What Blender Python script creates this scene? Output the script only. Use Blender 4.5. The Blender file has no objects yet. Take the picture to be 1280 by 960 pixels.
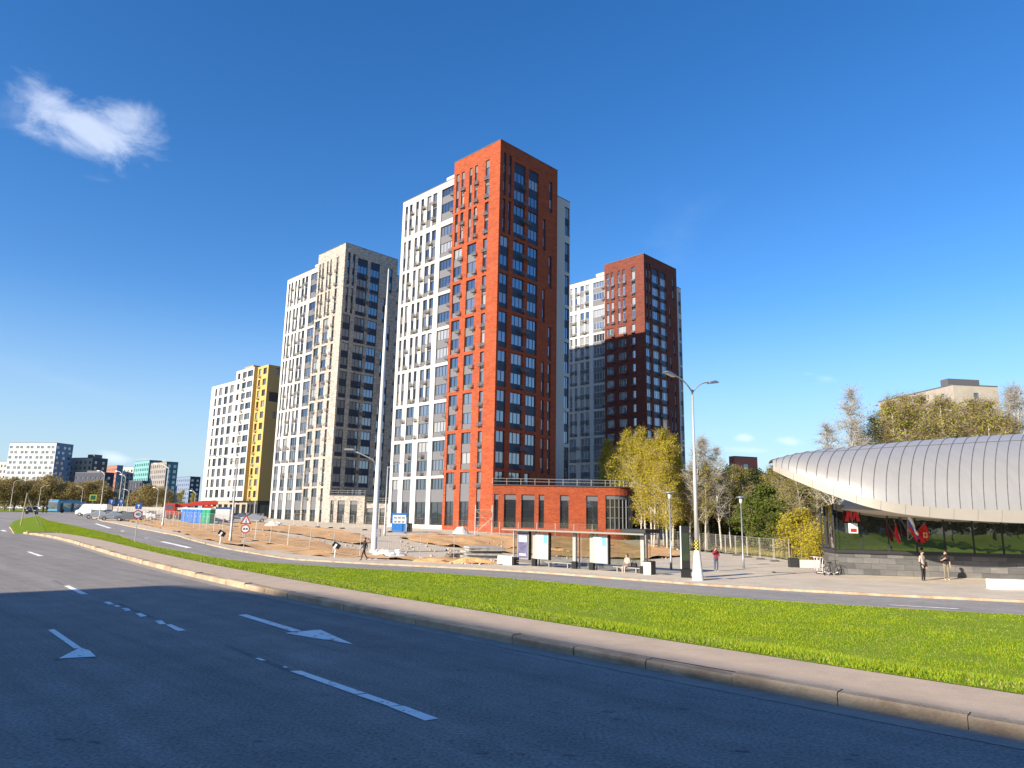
import bpy, bmesh, math, random
import numpy as np
from mathutils import Vector, Matrix, noise
from mathutils.geometry import delaunay_2d_cdt
random.seed(7); rng = np.random.default_rng(11)
sc = bpy.context.scene
COL = sc.collection
R = math.radians

# ---------------------------------------------------------------- camera model (1280x960 photo)
FPX, PITCH, ROLL, EYE = 873.0, R(10.56), R(1.06), 1.65
def ray(u, v):
    X, Y = u - 640, 480 - v
    c, s = math.cos(ROLL), math.sin(ROLL)
    x, y = X*c - Y*s, X*s + Y*c
    return Vector((x, FPX*math.cos(PITCH) - y*math.sin(PITCH), FPX*math.sin(PITCH) + y*math.cos(PITCH)))
def at_z(u, v, z):
    d = ray(u, v); t = (z - EYE)/d.z
    return Vector((d.x*t, d.y*t, z))
def at_dist(u, v, D):
    d = ray(u, v); t = D/math.hypot(d.x, d.y)
    return Vector((d.x*t, d.y*t, EYE + d.z*t))
def az(u, v):
    d = ray(u, v); return math.atan2(d.x, d.y)

def catmull(P, n):
    P = [Vector(p).to_2d() for p in P]
    Q = [P[0]*2 - P[1]] + P + [P[-1]*2 - P[-2]]
    out = []
    for i in range(1, len(Q)-2):
        for k in range(n):
            t = k/n; a, b, c, d = Q[i-1], Q[i], Q[i+1], Q[i+2]
            out.append(0.5*((2*b) + (c-a)*t + (2*a-5*b+4*c-d)*t*t + (-a+3*b-3*c+d)*t*t*t))
    out.append(P[-1]); return out
def resample(P, n):
    P = np.array([[p[0], p[1]] for p in P]); d = np.r_[0, np.cumsum(np.hypot(*np.diff(P, axis=0).T))]
    s = np.linspace(0, d[-1], n)
    return np.c_[np.interp(s, d, P[:, 0]), np.interp(s, d, P[:, 1])]

# kerb line of the near carriageway (road level z = 0)
K_PX = [(30, 667), (100, 683.5), (170, 700), (240, 719), (300, 736), (400, 758), (500, 778), (600, 795), (700, 817), (800, 833), (920, 853), (1072, 886), (1280, 928)]
kp = [at_z(u, v, 0) for u, v in K_PX]
dd = (kp[-1] - kp[-2]).normalized()
kp += [kp[-1] + dd*8, kp[-1] + dd*45]
def smooth_curve(P, deg, n):
    P = np.array([[p[0], p[1]] for p in P]); s = -.72*P[:,0] + .69*P[:,1]; t = .69*P[:,0] + .72*P[:,1]
    sn = (s-s.mean())/s.std(); c = np.polyfit(sn, t, deg, w=1/(8+np.hypot(P[:,0], P[:,1])))
    ss = np.linspace(s[0], s[-1], n); tt = np.polyval(c, (ss-s.mean())/s.std())
    return np.c_[-.72*ss + .69*tt, .69*ss + .72*tt]
K1 = smooth_curve(kp[:-2], 4, 60)
dd = K1[-1]-K1[-2]; dd /= np.hypot(*dd)
K1 = np.vstack([K1, K1[-1]+dd*6, K1[-1]+dd*16, K1[-1]+dd*45])

ZK_S = [-400, -60, 0, 20, 50, 70, 80, 111, 125, 150, 4000]
ZK_Z = [-1.2, -1.35, -1.65, -1.95, -2.1, -0.98, -0.86, -0.72, -0.65, -0.06, -0.06]
def zlow(x, y):
    s = -0.72*x + 0.69*y
    return np.interp(s, ZK_S, ZK_Z)
def kerb_t(x, y):
    """signed distance beyond the near kerb (positive on the median side)"""
    x = np.asarray(x, float).ravel(); y = np.asarray(y, float).ravel()
    best = np.full(x.shape, 1e18); sg = np.zeros(x.shape)
    for a, b in zip(K1[:-1], K1[1:]):
        e = b - a; L2 = e @ e
        t = np.clip(((x-a[0])*e[0] + (y-a[1])*e[1])/L2, 0, 1)
        dx, dy = x-(a[0]+t*e[0]), y-(a[1]+t*e[1])
        d = dx*dx + dy*dy
        m = d < best; best[m] = d[m]; sg[m] = (e[0]*dy - e[1]*dx)[m]
    return np.sqrt(best)*np.where(sg >= 0, 1, -1)
def Z(x, y):
    sh = np.shape(x)
    t = kerb_t(x, y); q = np.clip((t-1.4)/9.5, 0, 1)
    q = 0.5*q + 0.5*q*q*(3-2*q)
    z = zlow(np.ravel(x), np.ravel(y))*q
    return z.reshape(sh) if sh else float(z[0])
def gp(u, v):
    """where the sight line through a photo point meets the terrain"""
    d = ray(u, v); d = d/math.hypot(d.x, d.y)
    r = np.concatenate([np.linspace(4, 60, 400), np.linspace(60.2, 400, 900)])
    h = EYE + d.z*r - Z(d.x*r, d.y*r)
    i = np.argmax(h < 0)
    if h[i] >= 0: i = len(r)-1
    else:
        k = h[i-1]/(h[i-1]-h[i]) if i else 0
        rr = r[i-1] + (r[i]-r[i-1])*k
        return Vector((d.x*rr, d.y*rr, Z(d.x*rr, d.y*rr)))
    return Vector((d.x*r[i], d.y*r[i], Z(d.x*r[i], d.y*r[i])))
def on(u, D):
    """a point on the ground at distance D in the direction of photo column u"""
    a = az(u, 640); x, y = D*math.sin(a), D*math.cos(a)
    return Vector((x, y, Z(x, y)))

# ---------------------------------------------------------------- mesh builder
class MB:
    def __init__(s): s.v = []; s.f = []; s.m = []; s.M = Matrix.Identity(4)
    def pt(s, p): s.v.append(tuple(s.M @ Vector(p))); return len(s.v)-1
    def face(s, P, m=0): s.f.append([s.pt(p) for p in P]); s.m.append(m)
    def box(s, x0, x1, y0, y1, z0, z1, m=0):
        i = [s.pt(p) for p in ((x0,y0,z0),(x1,y0,z0),(x1,y1,z0),(x0,y1,z0),(x0,y0,z1),(x1,y0,z1),(x1,y1,z1),(x0,y1,z1))]
        for q in ((0,3,2,1),(4,5,6,7),(0,1,5,4),(1,2,6,5),(2,3,7,6),(3,0,4,7)):
            s.f.append([i[k] for k in q]); s.m.append(m)
    def cbox(s, c, d, m=0, rz=0, ry=0, rx=0, taper=1.0):
        T = Matrix.Translation(c) @ Matrix.Rotation(rz,4,'Z') @ Matrix.Rotation(ry,4,'Y') @ Matrix.Rotation(rx,4,'X')
        a, b, e = d[0]/2, d[1]/2, d[2]/2; k = taper
        P = [(-a,-b,-e),(a,-b,-e),(a,b,-e),(-a,b,-e),(-a*k,-b*k,e),(a*k,-b*k,e),(a*k,b*k,e),(-a*k,b*k,e)]
        i = [s.pt(T @ Vector(p)) for p in P]
        for q in ((0,3,2,1),(4,5,6,7),(0,1,5,4),(1,2,6,5),(2,3,7,6),(3,0,4,7)):
            s.f.append([i[k] for k in q]); s.m.append(m)
    def tube(s, P, rad, n=6, m=0, cap=True):
        P = [Vector(p) for p in P]
        if not hasattr(rad, '__len__'): rad = [rad]*len(P)
        rings = []
        for i, p in enumerate(P):
            t = (P[min(i+1, len(P)-1)] - P[max(i-1, 0)])
            if t.length < 1e-9: t = Vector((0,0,1))
            t.normalize()
            a = t.orthogonal() if abs(t.z) > .9999 else t.cross(Vector((0,0,1)))
            a.normalize(); b = t.cross(a)
            rings.append([s.pt(p + (a*math.cos(2*math.pi*k/n) + b*math.sin(2*math.pi*k/n))*rad[i]) for k in range(n)])
        for A, B in zip(rings, rings[1:]):
            for k in range(n):
                s.f.append([A[k], A[(k+1)%n], B[(k+1)%n], B[k]]); s.m.append(m)
        if cap:
            s.f.append(rings[0][::-1]); s.m.append(m); s.f.append(rings[-1]); s.m.append(m)
    def lathe(s, prof, n=12, m=0, c=(0,0,0)):
        rings = [[s.pt((c[0]+r*math.cos(2*math.pi*k/n), c[1]+r*math.sin(2*math.pi*k/n), c[2]+z)) for k in range(n)] for r, z in prof]
        for A, B in zip(rings, rings[1:]):
            for k in range(n):
                s.f.append([A[k], A[(k+1)%n], B[(k+1)%n], B[k]]); s.m.append(m)
        s.f.append(rings[0][::-1]); s.m.append(m); s.f.append(rings[-1]); s.m.append(m)
    def prism(s, poly, z0, z1, m=0, mt=None):
        a = [s.pt((p[0],p[1],z0)) for p in poly]; b = [s.pt((p[0],p[1],z1)) for p in poly]; n = len(poly)
        for k in range(n): s.f.append([a[k], a[(k+1)%n], b[(k+1)%n], b[k]]); s.m.append(m)
        s.f.append(a[::-1]); s.m.append(m); s.f.append(b); s.m.append(m if mt is None else mt)
    def extrude_x(s, prof, x0, x1, m=0):
        """profile in (y,z), swept along x"""
        a = [s.pt((x0,p[0],p[1])) for p in prof]; b = [s.pt((x1,p[0],p[1])) for p in prof]; n = len(prof)
        for k in range(n): s.f.append([a[k], a[(k+1)%n], b[(k+1)%n], b[k]]); s.m.append(m)
        s.f.append(a[::-1]); s.m.append(m); s.f.append(b); s.m.append(m)
    def mesh(s, name, mats, smooth=False):
        me = bpy.data.meshes.new(name); me.from_pydata(s.v, [], s.f)
        for m in (mats if isinstance(mats, (list, tuple)) else [mats]): me.materials.append(m)
        me.polygons.foreach_set('material_index', s.m)
        if smooth: me.polygons.foreach_set('use_smooth', [True]*len(s.f))
        me.update(); return me
    def build(s, name, mats, parent=None, smooth=False, bevel=0):
        me = s.mesh(name, mats, smooth)
        if bevel:
            bm = bmesh.new(); bm.from_mesh(me); bmesh.ops.remove_doubles(bm, verts=bm.verts, dist=1e-4)
            bmesh.ops.recalc_face_normals(bm, faces=bm.faces)
            bmesh.ops.bevel(bm, geom=[e for e in bm.edges if len(e.link_faces) == 2 and e.calc_face_angle() > .5], offset=bevel, segments=1, affect='EDGES')
            bm.to_mesh(me); bm.free()
        return link(me, name, parent)
def link(me, name, parent=None):
    o = bpy.data.objects.new(name, me); COL.objects.link(o)
    if parent: o.parent = parent
    return o
def np_mesh(name, V, F, mats, mi=None, smooth=False):
    me = bpy.data.meshes.new(name); V = np.asarray(V, np.float32); F = np.asarray(F, np.int32)
    me.vertices.add(len(V)); me.vertices.foreach_set('co', V.ravel())
    k = F.shape[1]; me.loops.add(F.size); me.loops.foreach_set('vertex_index', F.ravel())
    me.polygons.add(len(F)); me.polygons.foreach_set('loop_start', np.arange(0, F.size, k, dtype=np.int32))
    me.polygons.foreach_set('loop_total', np.full(len(F), k, np.int32))
    for m in (mats if isinstance(mats, (list, tuple)) else [mats]): me.materials.append(m)
    if mi is not None: me.polygons.foreach_set('material_index', np.asarray(mi, np.int32))
    if smooth: me.polygons.foreach_set('use_smooth', np.ones(len(F), bool))
    me.update(calc_edges=True); return me
def tag(o, label, cat, group=None, kind=None):
    if label: o['label'] = label
    if cat: o['category'] = cat
    if group: o['group'] = group
    if kind: o['kind'] = kind
    return o
def thing(name, label, cat, loc=(0,0,0), rz=0, group=None):
    o = bpy.data.objects.new(name, None); COL.objects.link(o); o.empty_display_size = .3
    o.location = loc; o.rotation_euler = (0,0,rz)
    return tag(o, label, cat, group)
def struct(o): o['kind'] = 'structure'; return o
def dup(root, loc, rz=0, label=None, group=None, scale=None, parts=True):
    r = root.copy(); COL.objects.link(r); r.location = loc; r.rotation_euler = (0,0,rz)
    if label: r['label'] = label
    if group: r['group'] = group
    if scale: r.scale = scale if hasattr(scale, '__len__') else (scale,)*3
    for ch in list(root.children):
        c = ch.copy(); COL.objects.link(c); c.parent = r
        for g in list(ch.children):
            d = g.copy(); COL.objects.link(d); d.parent = c
    return r

# ---------------------------------------------------------------- materials
def mat(name, col, rough=.7, metal=0, spec=.5, noise_s=0, noise_a=0, bump=0, bump_s=30, col2=None, mix=None, stretch=None):
    """base colour with two-scale mottling; col2 blends in by noise"""
    m = bpy.data.materials.new(name); m.use_nodes = True
    nt = m.node_tree; N = nt.nodes; L = nt.links; b = N['Principled BSDF']
    b.inputs['Base Color'].default_value = (*col, 1); b.inputs['Roughness'].default_value = rough
    b.inputs['Metallic'].default_value = metal; b.inputs['Specular IOR Level'].default_value = spec
    if noise_s:
        tc = N.new('ShaderNodeTexCoord'); mp = N.new('ShaderNodeMapping'); L.new(tc.outputs['Object'], mp.inputs[0])
        if stretch: mp.inputs['Scale'].default_value = stretch
        n1 = N.new('ShaderNodeTexNoise'); n1.inputs['Scale'].default_value = noise_s; n1.inputs['Detail'].default_value = 8; n1.inputs['Roughness'].default_value = .65
        L.new(mp.outputs[0], n1.inputs['Vector'])
        rp = N.new('ShaderNodeMapRange'); rp.inputs[1].default_value = .3; rp.inputs[2].default_value = .7
        L.new(n1.outputs['Fac'], rp.inputs[0])
        mx = N.new('ShaderNodeMix'); mx.data_type = 'RGBA'; L.new(rp.outputs[0], mx.inputs['Factor'])
        c2 = col2 or tuple(c*(1-noise_a) for c in col); c1 = col if col2 else tuple(min(1, c*(1+noise_a)) for c in col)
        mx.inputs['A'].default_value = (*c1, 1); mx.inputs['B'].default_value = (*c2, 1)
        L.new(mx.outputs['Result'], b.inputs['Base Color'])
        if bump:
            n2 = N.new('ShaderNodeTexNoise'); n2.inputs['Scale'].default_value = bump_s; n2.inputs['Detail'].default_value = 6
            L.new(mp.outputs[0], n2.inputs['Vector'])
            bp = N.new('ShaderNodeBump'); bp.inputs['Strength'].default_value = bump; bp.inputs['Distance'].default_value = .03
            L.new(n2.outputs['Fac'], bp.inputs['Height']); L.new(bp.outputs[0], b.inputs['Normal'])
    return m
def brick(name, c1, c2, mortar, scale=1.0, bw=.5, bh=.14, ms=.012, rough=.85, bump=.25, big=.25):
    """bricks in facade coordinates: u = distance along the wall (x - y picks up either wall), v = height"""
    m = bpy.data.materials.new(name); m.use_nodes = True
    nt = m.node_tree; N = nt.nodes; L = nt.links; b = N['Principled BSDF']; b.inputs['Roughness'].default_value = rough
    b.inputs['Specular IOR Level'].default_value = .25
    tc = N.new('ShaderNodeTexCoord'); sp = N.new('ShaderNodeSeparateXYZ'); L.new(tc.outputs['Object'], sp.inputs[0])
    ad = N.new('ShaderNodeMath'); ad.operation = 'SUBTRACT'; L.new(sp.outputs[0], ad.inputs[0]); L.new(sp.outputs[1], ad.inputs[1])
    cb = N.new('ShaderNodeCombineXYZ'); L.new(ad.outputs[0], cb.inputs[0]); L.new(sp.outputs[2], cb.inputs[1])
    bt = N.new('ShaderNodeTexBrick'); bt.inputs['Scale'].default_value = scale; bt.inputs['Brick Width'].default_value = bw
    bt.inputs['Row Height'].default_value = bh; bt.inputs['Mortar Size'].default_value = ms; bt.inputs['Bias'].default_value = 0
    bt.inputs['Color1'].default_value = (*c1,1); bt.inputs['Color2'].default_value = (*c2,1); bt.inputs['Mortar'].default_value = (*mortar,1)
    L.new(cb.outputs[0], bt.inputs['Vector'])
    n1 = N.new('ShaderNodeTexNoise'); n1.inputs['Scale'].default_value = .6; n1.inputs['Detail'].default_value = 10; n1.inputs['Roughness'].default_value = .75
    mp = N.new('ShaderNodeMapping'); mp.inputs['Scale'].default_value = (.7,.7,2.2); L.new(tc.outputs['Object'], mp.inputs[0]); L.new(mp.outputs[0], n1.inputs['Vector'])
    mr = N.new('ShaderNodeMapRange'); mr.inputs[1].default_value = .3; mr.inputs[2].default_value = .7; mr.inputs[3].default_value = 1-big; mr.inputs[4].default_value = 1+big
    L.new(n1.outputs['Fac'], mr.inputs[0])
    vm = N.new('ShaderNodeVectorMath'); vm.operation = 'SCALE'; L.new(bt.outputs['Color'], vm.inputs[0]); L.new(mr.outputs[0], vm.inputs['Scale'])
    L.new(vm.outputs[0], b.inputs['Base Color'])
    bp = N.new('ShaderNodeBump'); bp.inputs['Strength'].default_value = bump; bp.inputs['Distance'].default_value = .02
    L.new(bt.outputs['Fac'], bp.inputs['Height']); bp.invert = True; L.new(bp.outputs[0], b.inputs['Normal'])
    return m
def glass(name, col, mirror=.3, rough=.03, tint=(.85,.9,1)):
    """coated glazing over a dark room"""
    m = bpy.data.materials.new(name); m.use_nodes = True
    nt = m.node_tree; N = nt.nodes; L = nt.links; b = N['Principled BSDF']
    b.inputs['Base Color'].default_value = (*col,1); b.inputs['Roughness'].default_value = .25; b.inputs['IOR'].default_value = 1.5
    tc = N.new('ShaderNodeTexCoord'); n = N.new('ShaderNodeTexNoise'); n.inputs['Scale'].default_value = .8; L.new(tc.outputs['Object'], n.inputs['Vector'])
    bp = N.new('ShaderNodeBump'); bp.inputs['Strength'].default_value = .02; bp.inputs['Distance'].default_value = .3; L.new(n.outputs['Fac'], bp.inputs['Height'])
    g = N.new('ShaderNodeBsdfGlossy'); g.inputs['Roughness'].default_value = rough; g.inputs['Color'].default_value = (*tint,1); L.new(bp.outputs[0], g.inputs['Normal'])
    fr = N.new('ShaderNodeFresnel'); fr.inputs['IOR'].default_value = 1.5
    mr = N.new('ShaderNodeMath'); mr.operation = 'MULTIPLY_ADD'; mr.inputs[1].default_value = 1-mirror; mr.inputs[2].default_value = mirror; L.new(fr.outputs[0], mr.inputs[0])
    mx = N.new('ShaderNodeMixShader'); L.new(mr.outputs[0], mx.inputs[0]); L.new(b.outputs[0], mx.inputs[1]); L.new(g.outputs[0], mx.inputs[2])
    L.new(mx.outputs[0], N['Material Output'].inputs['Surface'])
    return m
def leafmat(name, c1, c2, trans=.35):
    m = bpy.data.materials.new(name); m.use_nodes = True
    nt = m.node_tree; N = nt.nodes; L = nt.links; b = N['Principled BSDF']; b.inputs['Roughness'].default_value = .6; b.inputs['Specular IOR Level'].default_value = .2
    tc = N.new('ShaderNodeTexCoord'); n = N.new('ShaderNodeTexNoise'); n.inputs['Scale'].default_value = .9; n.inputs['Detail'].default_value = 6; L.new(tc.outputs['Object'], n.inputs['Vector'])
    n2 = N.new('ShaderNodeTexNoise'); n2.inputs['Scale'].default_value = 11; L.new(tc.outputs['Object'], n2.inputs['Vector'])
    ad = N.new('ShaderNodeMath'); ad.operation = 'ADD'; L.new(n.outputs['Fac'], ad.inputs[0]); L.new(n2.outputs['Fac'], ad.inputs[1])
    mr = N.new('ShaderNodeMapRange'); mr.inputs[1].default_value = .75; mr.inputs[2].default_value = 1.25; L.new(ad.outputs[0], mr.inputs[0])
    mx = N.new('ShaderNodeMix'); mx.data_type = 'RGBA'; L.new(mr.outputs[0], mx.inputs['Factor']); mx.inputs['A'].default_value = (*c1,1); mx.inputs['B'].default_value = (*c2,1)
    L.new(mx.outputs['Result'], b.inputs['Base Color'])
    t = N.new('ShaderNodeBsdfTranslucent'); L.new(mx.outputs['Result'], t.inputs['Color'])
    s = N.new('ShaderNodeMixShader'); s.inputs[0].default_value = trans; L.new(b.outputs[0], s.inputs[1]); L.new(t.outputs[0], s.inputs[2])
    L.new(s.outputs[0], N['Material Output'].inputs['Surface'])
    return m
def asphalt(name, base, dark, grain=.35):
    m = bpy.data.materials.new(name); m.use_nodes = True
    nt = m.node_tree; N = nt.nodes; L = nt.links; b = N['Principled BSDF']; b.inputs['Roughness'].default_value = .85; b.inputs['Specular IOR Level'].default_value = .25
    tc = N.new('ShaderNodeTexCoord')
    def nz(scale, det, rot=None, sc_=None):
        n = N.new('ShaderNodeTexNoise'); n.inputs['Scale'].default_value = scale; n.inputs['Detail'].default_value = det; n.inputs['Roughness'].default_value = .7
        mp = N.new('ShaderNodeMapping'); L.new(tc.outputs['Object'], mp.inputs[0])
        if rot is not None: mp.vector_type = 'TEXTURE'; mp.inputs['Rotation'].default_value = (0,0,R(136))
        if sc_: mp.inputs['Scale'].default_value = tuple(1/q for q in sc_)
        L.new(mp.outputs[0], n.inputs['Vector']); return n
    a = nz(.35, 6, R(44), (.25, 1.6, 1)); g = nz(34, 4); p = nz(1.6, 8); sp = nz(7, 8)
    mr = N.new('ShaderNodeMapRange'); mr.inputs[1].default_value = .35; mr.inputs[2].default_value = .65; L.new(a.outputs['Fac'], mr.inputs[0])
    mx = N.new('ShaderNodeMix'); mx.data_type = 'RGBA'; L.new(mr.outputs[0], mx.inputs['Factor']); mx.inputs['A'].default_value = (*dark,1); mx.inputs['B'].default_value = (*base,1)
    def mul(src, n, lo, hi, f0=.3, f1=.7):
        r = N.new('ShaderNodeMapRange'); r.inputs[1].default_value = f0; r.inputs[2].default_value = f1; r.inputs[3].default_value = lo; r.inputs[4].default_value = hi; L.new(n.outputs['Fac'], r.inputs[0])
        v = N.new('ShaderNodeVectorMath'); v.operation = 'SCALE'; L.new(src, v.inputs[0]); L.new(r.outputs[0], v.inputs['Scale']); return v.outputs[0]
    st = nz(1.1, 5, R(44), (.10, 2.6, 1)); o = mul(mx.outputs['Result'], g, 1-grain, 1+grain); o = mul(o, st, .86, 1.06, .36, .6); o = mul(o, p, .85, 1.15); o = mul(o, sp, .40, 1.0, .30, .37)
    L.new(o, b.inputs['Base Color'])
    bp = N.new('ShaderNodeBump'); bp.inputs['Strength'].default_value = .5; bp.inputs['Distance'].default_value = .01; L.new(g.outputs['Fac'], bp.inputs['Height']); L.new(bp.outputs[0], b.inputs['Normal'])
    return m
def worn_paint(name):
    m = bpy.data.materials.new(name); m.use_nodes = True
    nt = m.node_tree; N = nt.nodes; L = nt.links; b = N['Principled BSDF']; b.inputs['Roughness'].default_value = .7
    tc = N.new('ShaderNodeTexCoord'); n = N.new('ShaderNodeTexNoise'); n.inputs['Scale'].default_value = 5; n.inputs['Detail'].default_value = 9; n.inputs['Roughness'].default_value = .75; L.new(tc.outputs['Object'], n.inputs['Vector'])
    r = N.new('ShaderNodeMapRange'); r.inputs[1].default_value = .37; r.inputs[2].default_value = .45; L.new(n.outputs['Fac'], r.inputs[0])
    mx = N.new('ShaderNodeMix'); mx.data_type = 'RGBA'; L.new(r.outputs[0], mx.inputs['Factor']); mx.inputs['A'].default_value = (.13,.125,.12,1); mx.inputs['B'].default_value = (.86,.85,.81,1)
    L.new(mx.outputs['Result'], b.inputs['Base Color']); return m
def tiles(name, c1, c2, mortar, bw, bh, ms=.01, rough=.4, flat=False):
    m = brick(name, c1, c2, mortar, 1, bw, bh, ms, rough, .1, .2); 
    if flat:
        N = m.node_tree.nodes; L = m.node_tree.links
        tc = [n for n in N if n.type == 'TEX_COORD'][0]; bt = [n for n in N if n.type == 'TEX_BRICK'][0]; L.new(tc.outputs['Object'], bt.inputs['Vector'])
    return m
M = {}
M['asphalt'] = asphalt('near asphalt', (.275,.247,.220), (.215,.195,.178), .5)
M['asphalt2'] = asphalt('far asphalt', (.30,.275,.255), (.235,.22,.208), .2)
M['paint'] = worn_paint('worn road paint')
M['kerb'] = mat('kerb concrete', (.50,.395,.265), .9, noise_s=1.7, noise_a=.28, bump=.5, col2=(.25,.17,.10))
M['walk'] = mat('median walk', (.45,.345,.25), .9, noise_s=2.5, noise_a=.12, bump=.3, bump_s=80)
M['pave'] = mat('pale paving', (.50,.425,.325), .9, noise_s=.7, noise_a=.14, bump=.2)
M['plaza'] = tiles('plaza slabs', (.53,.455,.355), (.475,.41,.325), (.37,.32,.255), 1.2, .6, .012, .85, True)
M['dirt'] = mat('orange dirt', (.62,.37,.165), .95, noise_s=.8, bump=.9, bump_s=5, col2=(.42,.235,.10))
M['soil'] = mat('soil and grass', (.09,.10,.035), .95, noise_s=.4, bump=.6, bump_s=6, col2=(.16,.12,.06))
M['land'] = mat('far land', (.09,.11,.04), .95, noise_s=.05, bump=.2, col2=(.17,.15,.07))
M['turf'] = mat('turf', (.18,.27,.012), .95, spec=.1, noise_s=1.1, bump=.8, bump_s=25, col2=(.16,.225,.014))
M['white'] = mat('white render', (.50,.49,.46), .8, noise_s=.35, noise_a=.04, stretch=(1,1,.3))
M['white_blue'] = mat('white panel', (.50,.505,.51), .7, noise_s=.35, noise_a=.04)
M['red'] = brick('red brick', (.36,.080,.030), (.26,.048,.018), (.25,.072,.036), 1, .5, .16, .014, .85, .25, .22)
M['beige'] = brick('speckled brick', (.49,.44,.375), (.22,.198,.178), (.37,.335,.29), 1, .42, .20, .015, .85, .2, .12)
M['brown'] = brick('brown brick', (.19,.058,.036), (.135,.036,.024), (.11,.036,.028), 1, .5, .16, .014, .85, .25, .25)
M['oldpaint'] = mat('old paint trace', (.10,.095,.095), .9, noise_s=9, noise_a=.3, col2=(.24,.22,.20))
M['dust'] = mat('gutter dust', (.36,.315,.265), .95, noise_s=3, noise_a=.2, bump=.3, bump_s=60, col2=(.25,.225,.20))
M['darkbrown'] = brick('dark brown brick', (.075,.030,.030), (.05,.02,.022), (.05,.025,.025), 1, .5, .16, .014, .85, .25, .25)
M['panel_navy'] = mat('navy panel', (.018,.026,.052), .45)
M['panel_grey'] = mat('grey panel', (.13,.13,.14), .55, noise_s=.5, noise_a=.08)
M['frame_dark'] = mat('dark frame', (.035,.036,.04), .5)
M['frame_light'] = mat('light frame', (.55,.56,.57), .5)
M['glassA'] = glass('window glass dark', (.02,.024,.03), .26)
M['glassB'] = glass('window glass mid', (.10,.11,.13), .22)
M['glassC'] = glass('window glass curtain', (.30,.295,.28), .15)
M['glass_shop'] = glass('shop glass', (.02,.022,.024), .12)
M['glass_metro'] = glass('pavilion glass', (.012,.013,.013), .34, .01, (.92,.95,.95))
M['metal'] = mat('grey metal', (.32,.33,.34), .45, .6)
M['galv'] = mat('galvanised steel', (.42,.41,.385), .5, .3, noise_s=3, noise_a=.08)
M['dark'] = mat('dark metal', (.02,.021,.023), .5)
M['black'] = mat('black plastic', (.012,.012,.014), .35)
M['roofcap'] = mat('roof capping', (.10,.10,.105), .6)
M['yellow'] = mat('yellow render', (.46,.315,.095), .8, noise_s=.3, noise_a=.05)
M['cream'] = mat('cream render', (.48,.45,.38), .8, noise_s=.3, noise_a=.05)
M['conc'] = mat('concrete', (.52,.49,.44), .9, noise_s=2, noise_a=.15, bump=.3)
M['conc_white'] = mat('white concrete', (.68,.65,.58), .9, noise_s=2, noise_a=.06)
M['basket'] = mat('basket steel', (.11,.11,.115), .5)
# ---------------------------------------------------------------- camera, sun, sky
cam = bpy.data.cameras.new('camera'); co = bpy.data.objects.new('camera', cam); COL.objects.link(co)
cam.sensor_width = 36; cam.lens = FPX/1280*36; cam.clip_end = 8000; cam.clip_start = .1
c_, s_ = math.cos(ROLL), math.sin(ROLL)
up = Vector((0, -math.sin(PITCH), math.cos(PITCH))); rt = Vector((1,0,0))
X = rt*c_ + up*s_; Y = up*c_ - rt*s_; Zb = -Vector((0, math.cos(PITCH), math.sin(PITCH)))
co.matrix_world = Matrix(((X.x,Y.x,Zb.x,0),(X.y,Y.y,Zb.y,0),(X.z,Y.z,Zb.z,EYE),(0,0,0,1)))
sc.camera = co
SUN_EL = R(23.5); sh = Vector((-.765,-.644,0)).normalized()
SUNV = Vector((sh.x*math.cos(SUN_EL), sh.y*math.cos(SUN_EL), math.sin(SUN_EL)))
sl = bpy.data.lights.new('sun', 'SUN'); sl.energy = 4.8; sl.angle = R(.5); sl.color = (1,.885,.72)
so = bpy.data.objects.new('sun', sl); COL.objects.link(so); so.rotation_euler = (-SUNV).to_track_quat('-Z','Y').to_euler()
w = bpy.data.worlds.new('World'); sc.world = w; w.use_nodes = True
nt = w.node_tree; N = nt.nodes; L = nt.links; bg = N['Background']
sky = N.new('ShaderNodeTexSky'); sky.sky_type = 'NISHITA'; sky.sun_disc = False
sky.sun_elevation = SUN_EL; sky.sun_rotation = math.atan2(sh.x, sh.y); sky.air_density = 1.0; sky.dust_density = .35; sky.ozone_density = 3.0; sky.altitude = 200
hs = N.new('ShaderNodeHueSaturation'); hs.inputs['Saturation'].default_value = 1.30; hs.inputs['Hue'].default_value = .508; L.new(sky.outputs[0], hs.inputs['Color'])
# clouds: fixed patches of the sky dome, ragged by noise
tc = N.new('ShaderNodeTexCoord')
def vm(op, a, b=None):
    n = N.new('ShaderNodeVectorMath'); n.operation = op
    if hasattr(a, 'links'): L.new(a, n.inputs[0])
    else: n.inputs[0].default_value = a
    if b is not None:
        if hasattr(b, 'links'): L.new(b, n.inputs[1])
        else: n.inputs[1].default_value = b
    return n
def ma(op, a, b=None, c=None):
    n = N.new('ShaderNodeMath'); n.operation = op
    for i, x in enumerate((a, b, c)):
        if x is None: continue
        if hasattr(x, 'links'): L.new(x, n.inputs[i])
        else: n.inputs[i].default_value = x
    return n.outputs[0]
def mrange(x, a, b, lo=0, hi=1):
    n = N.new('ShaderNodeMapRange'); n.interpolation_type = 'SMOOTHSTEP'; L.new(x, n.inputs[0])
    for i, q in enumerate((a, b, lo, hi)): n.inputs[i+1].default_value = q
    return n.outputs[0]
dirv = tc.outputs['Generated']
n1 = N.new('ShaderNodeTexNoise'); n1.inputs['Scale'].default_value = 13; n1.inputs['Detail'].default_value = 12; n1.inputs['Roughness'].default_value = .62; n1.inputs['Distortion'].default_value = .35
mp = N.new('ShaderNodeMapping'); mp.inputs['Scale'].default_value = (1,1,1.8); mp.inputs['Rotation'].default_value = (0, R(-14), 0); L.new(dirv, mp.inputs[0]); L.new(mp.outputs[0], n1.inputs['Vector'])
total = None
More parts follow.
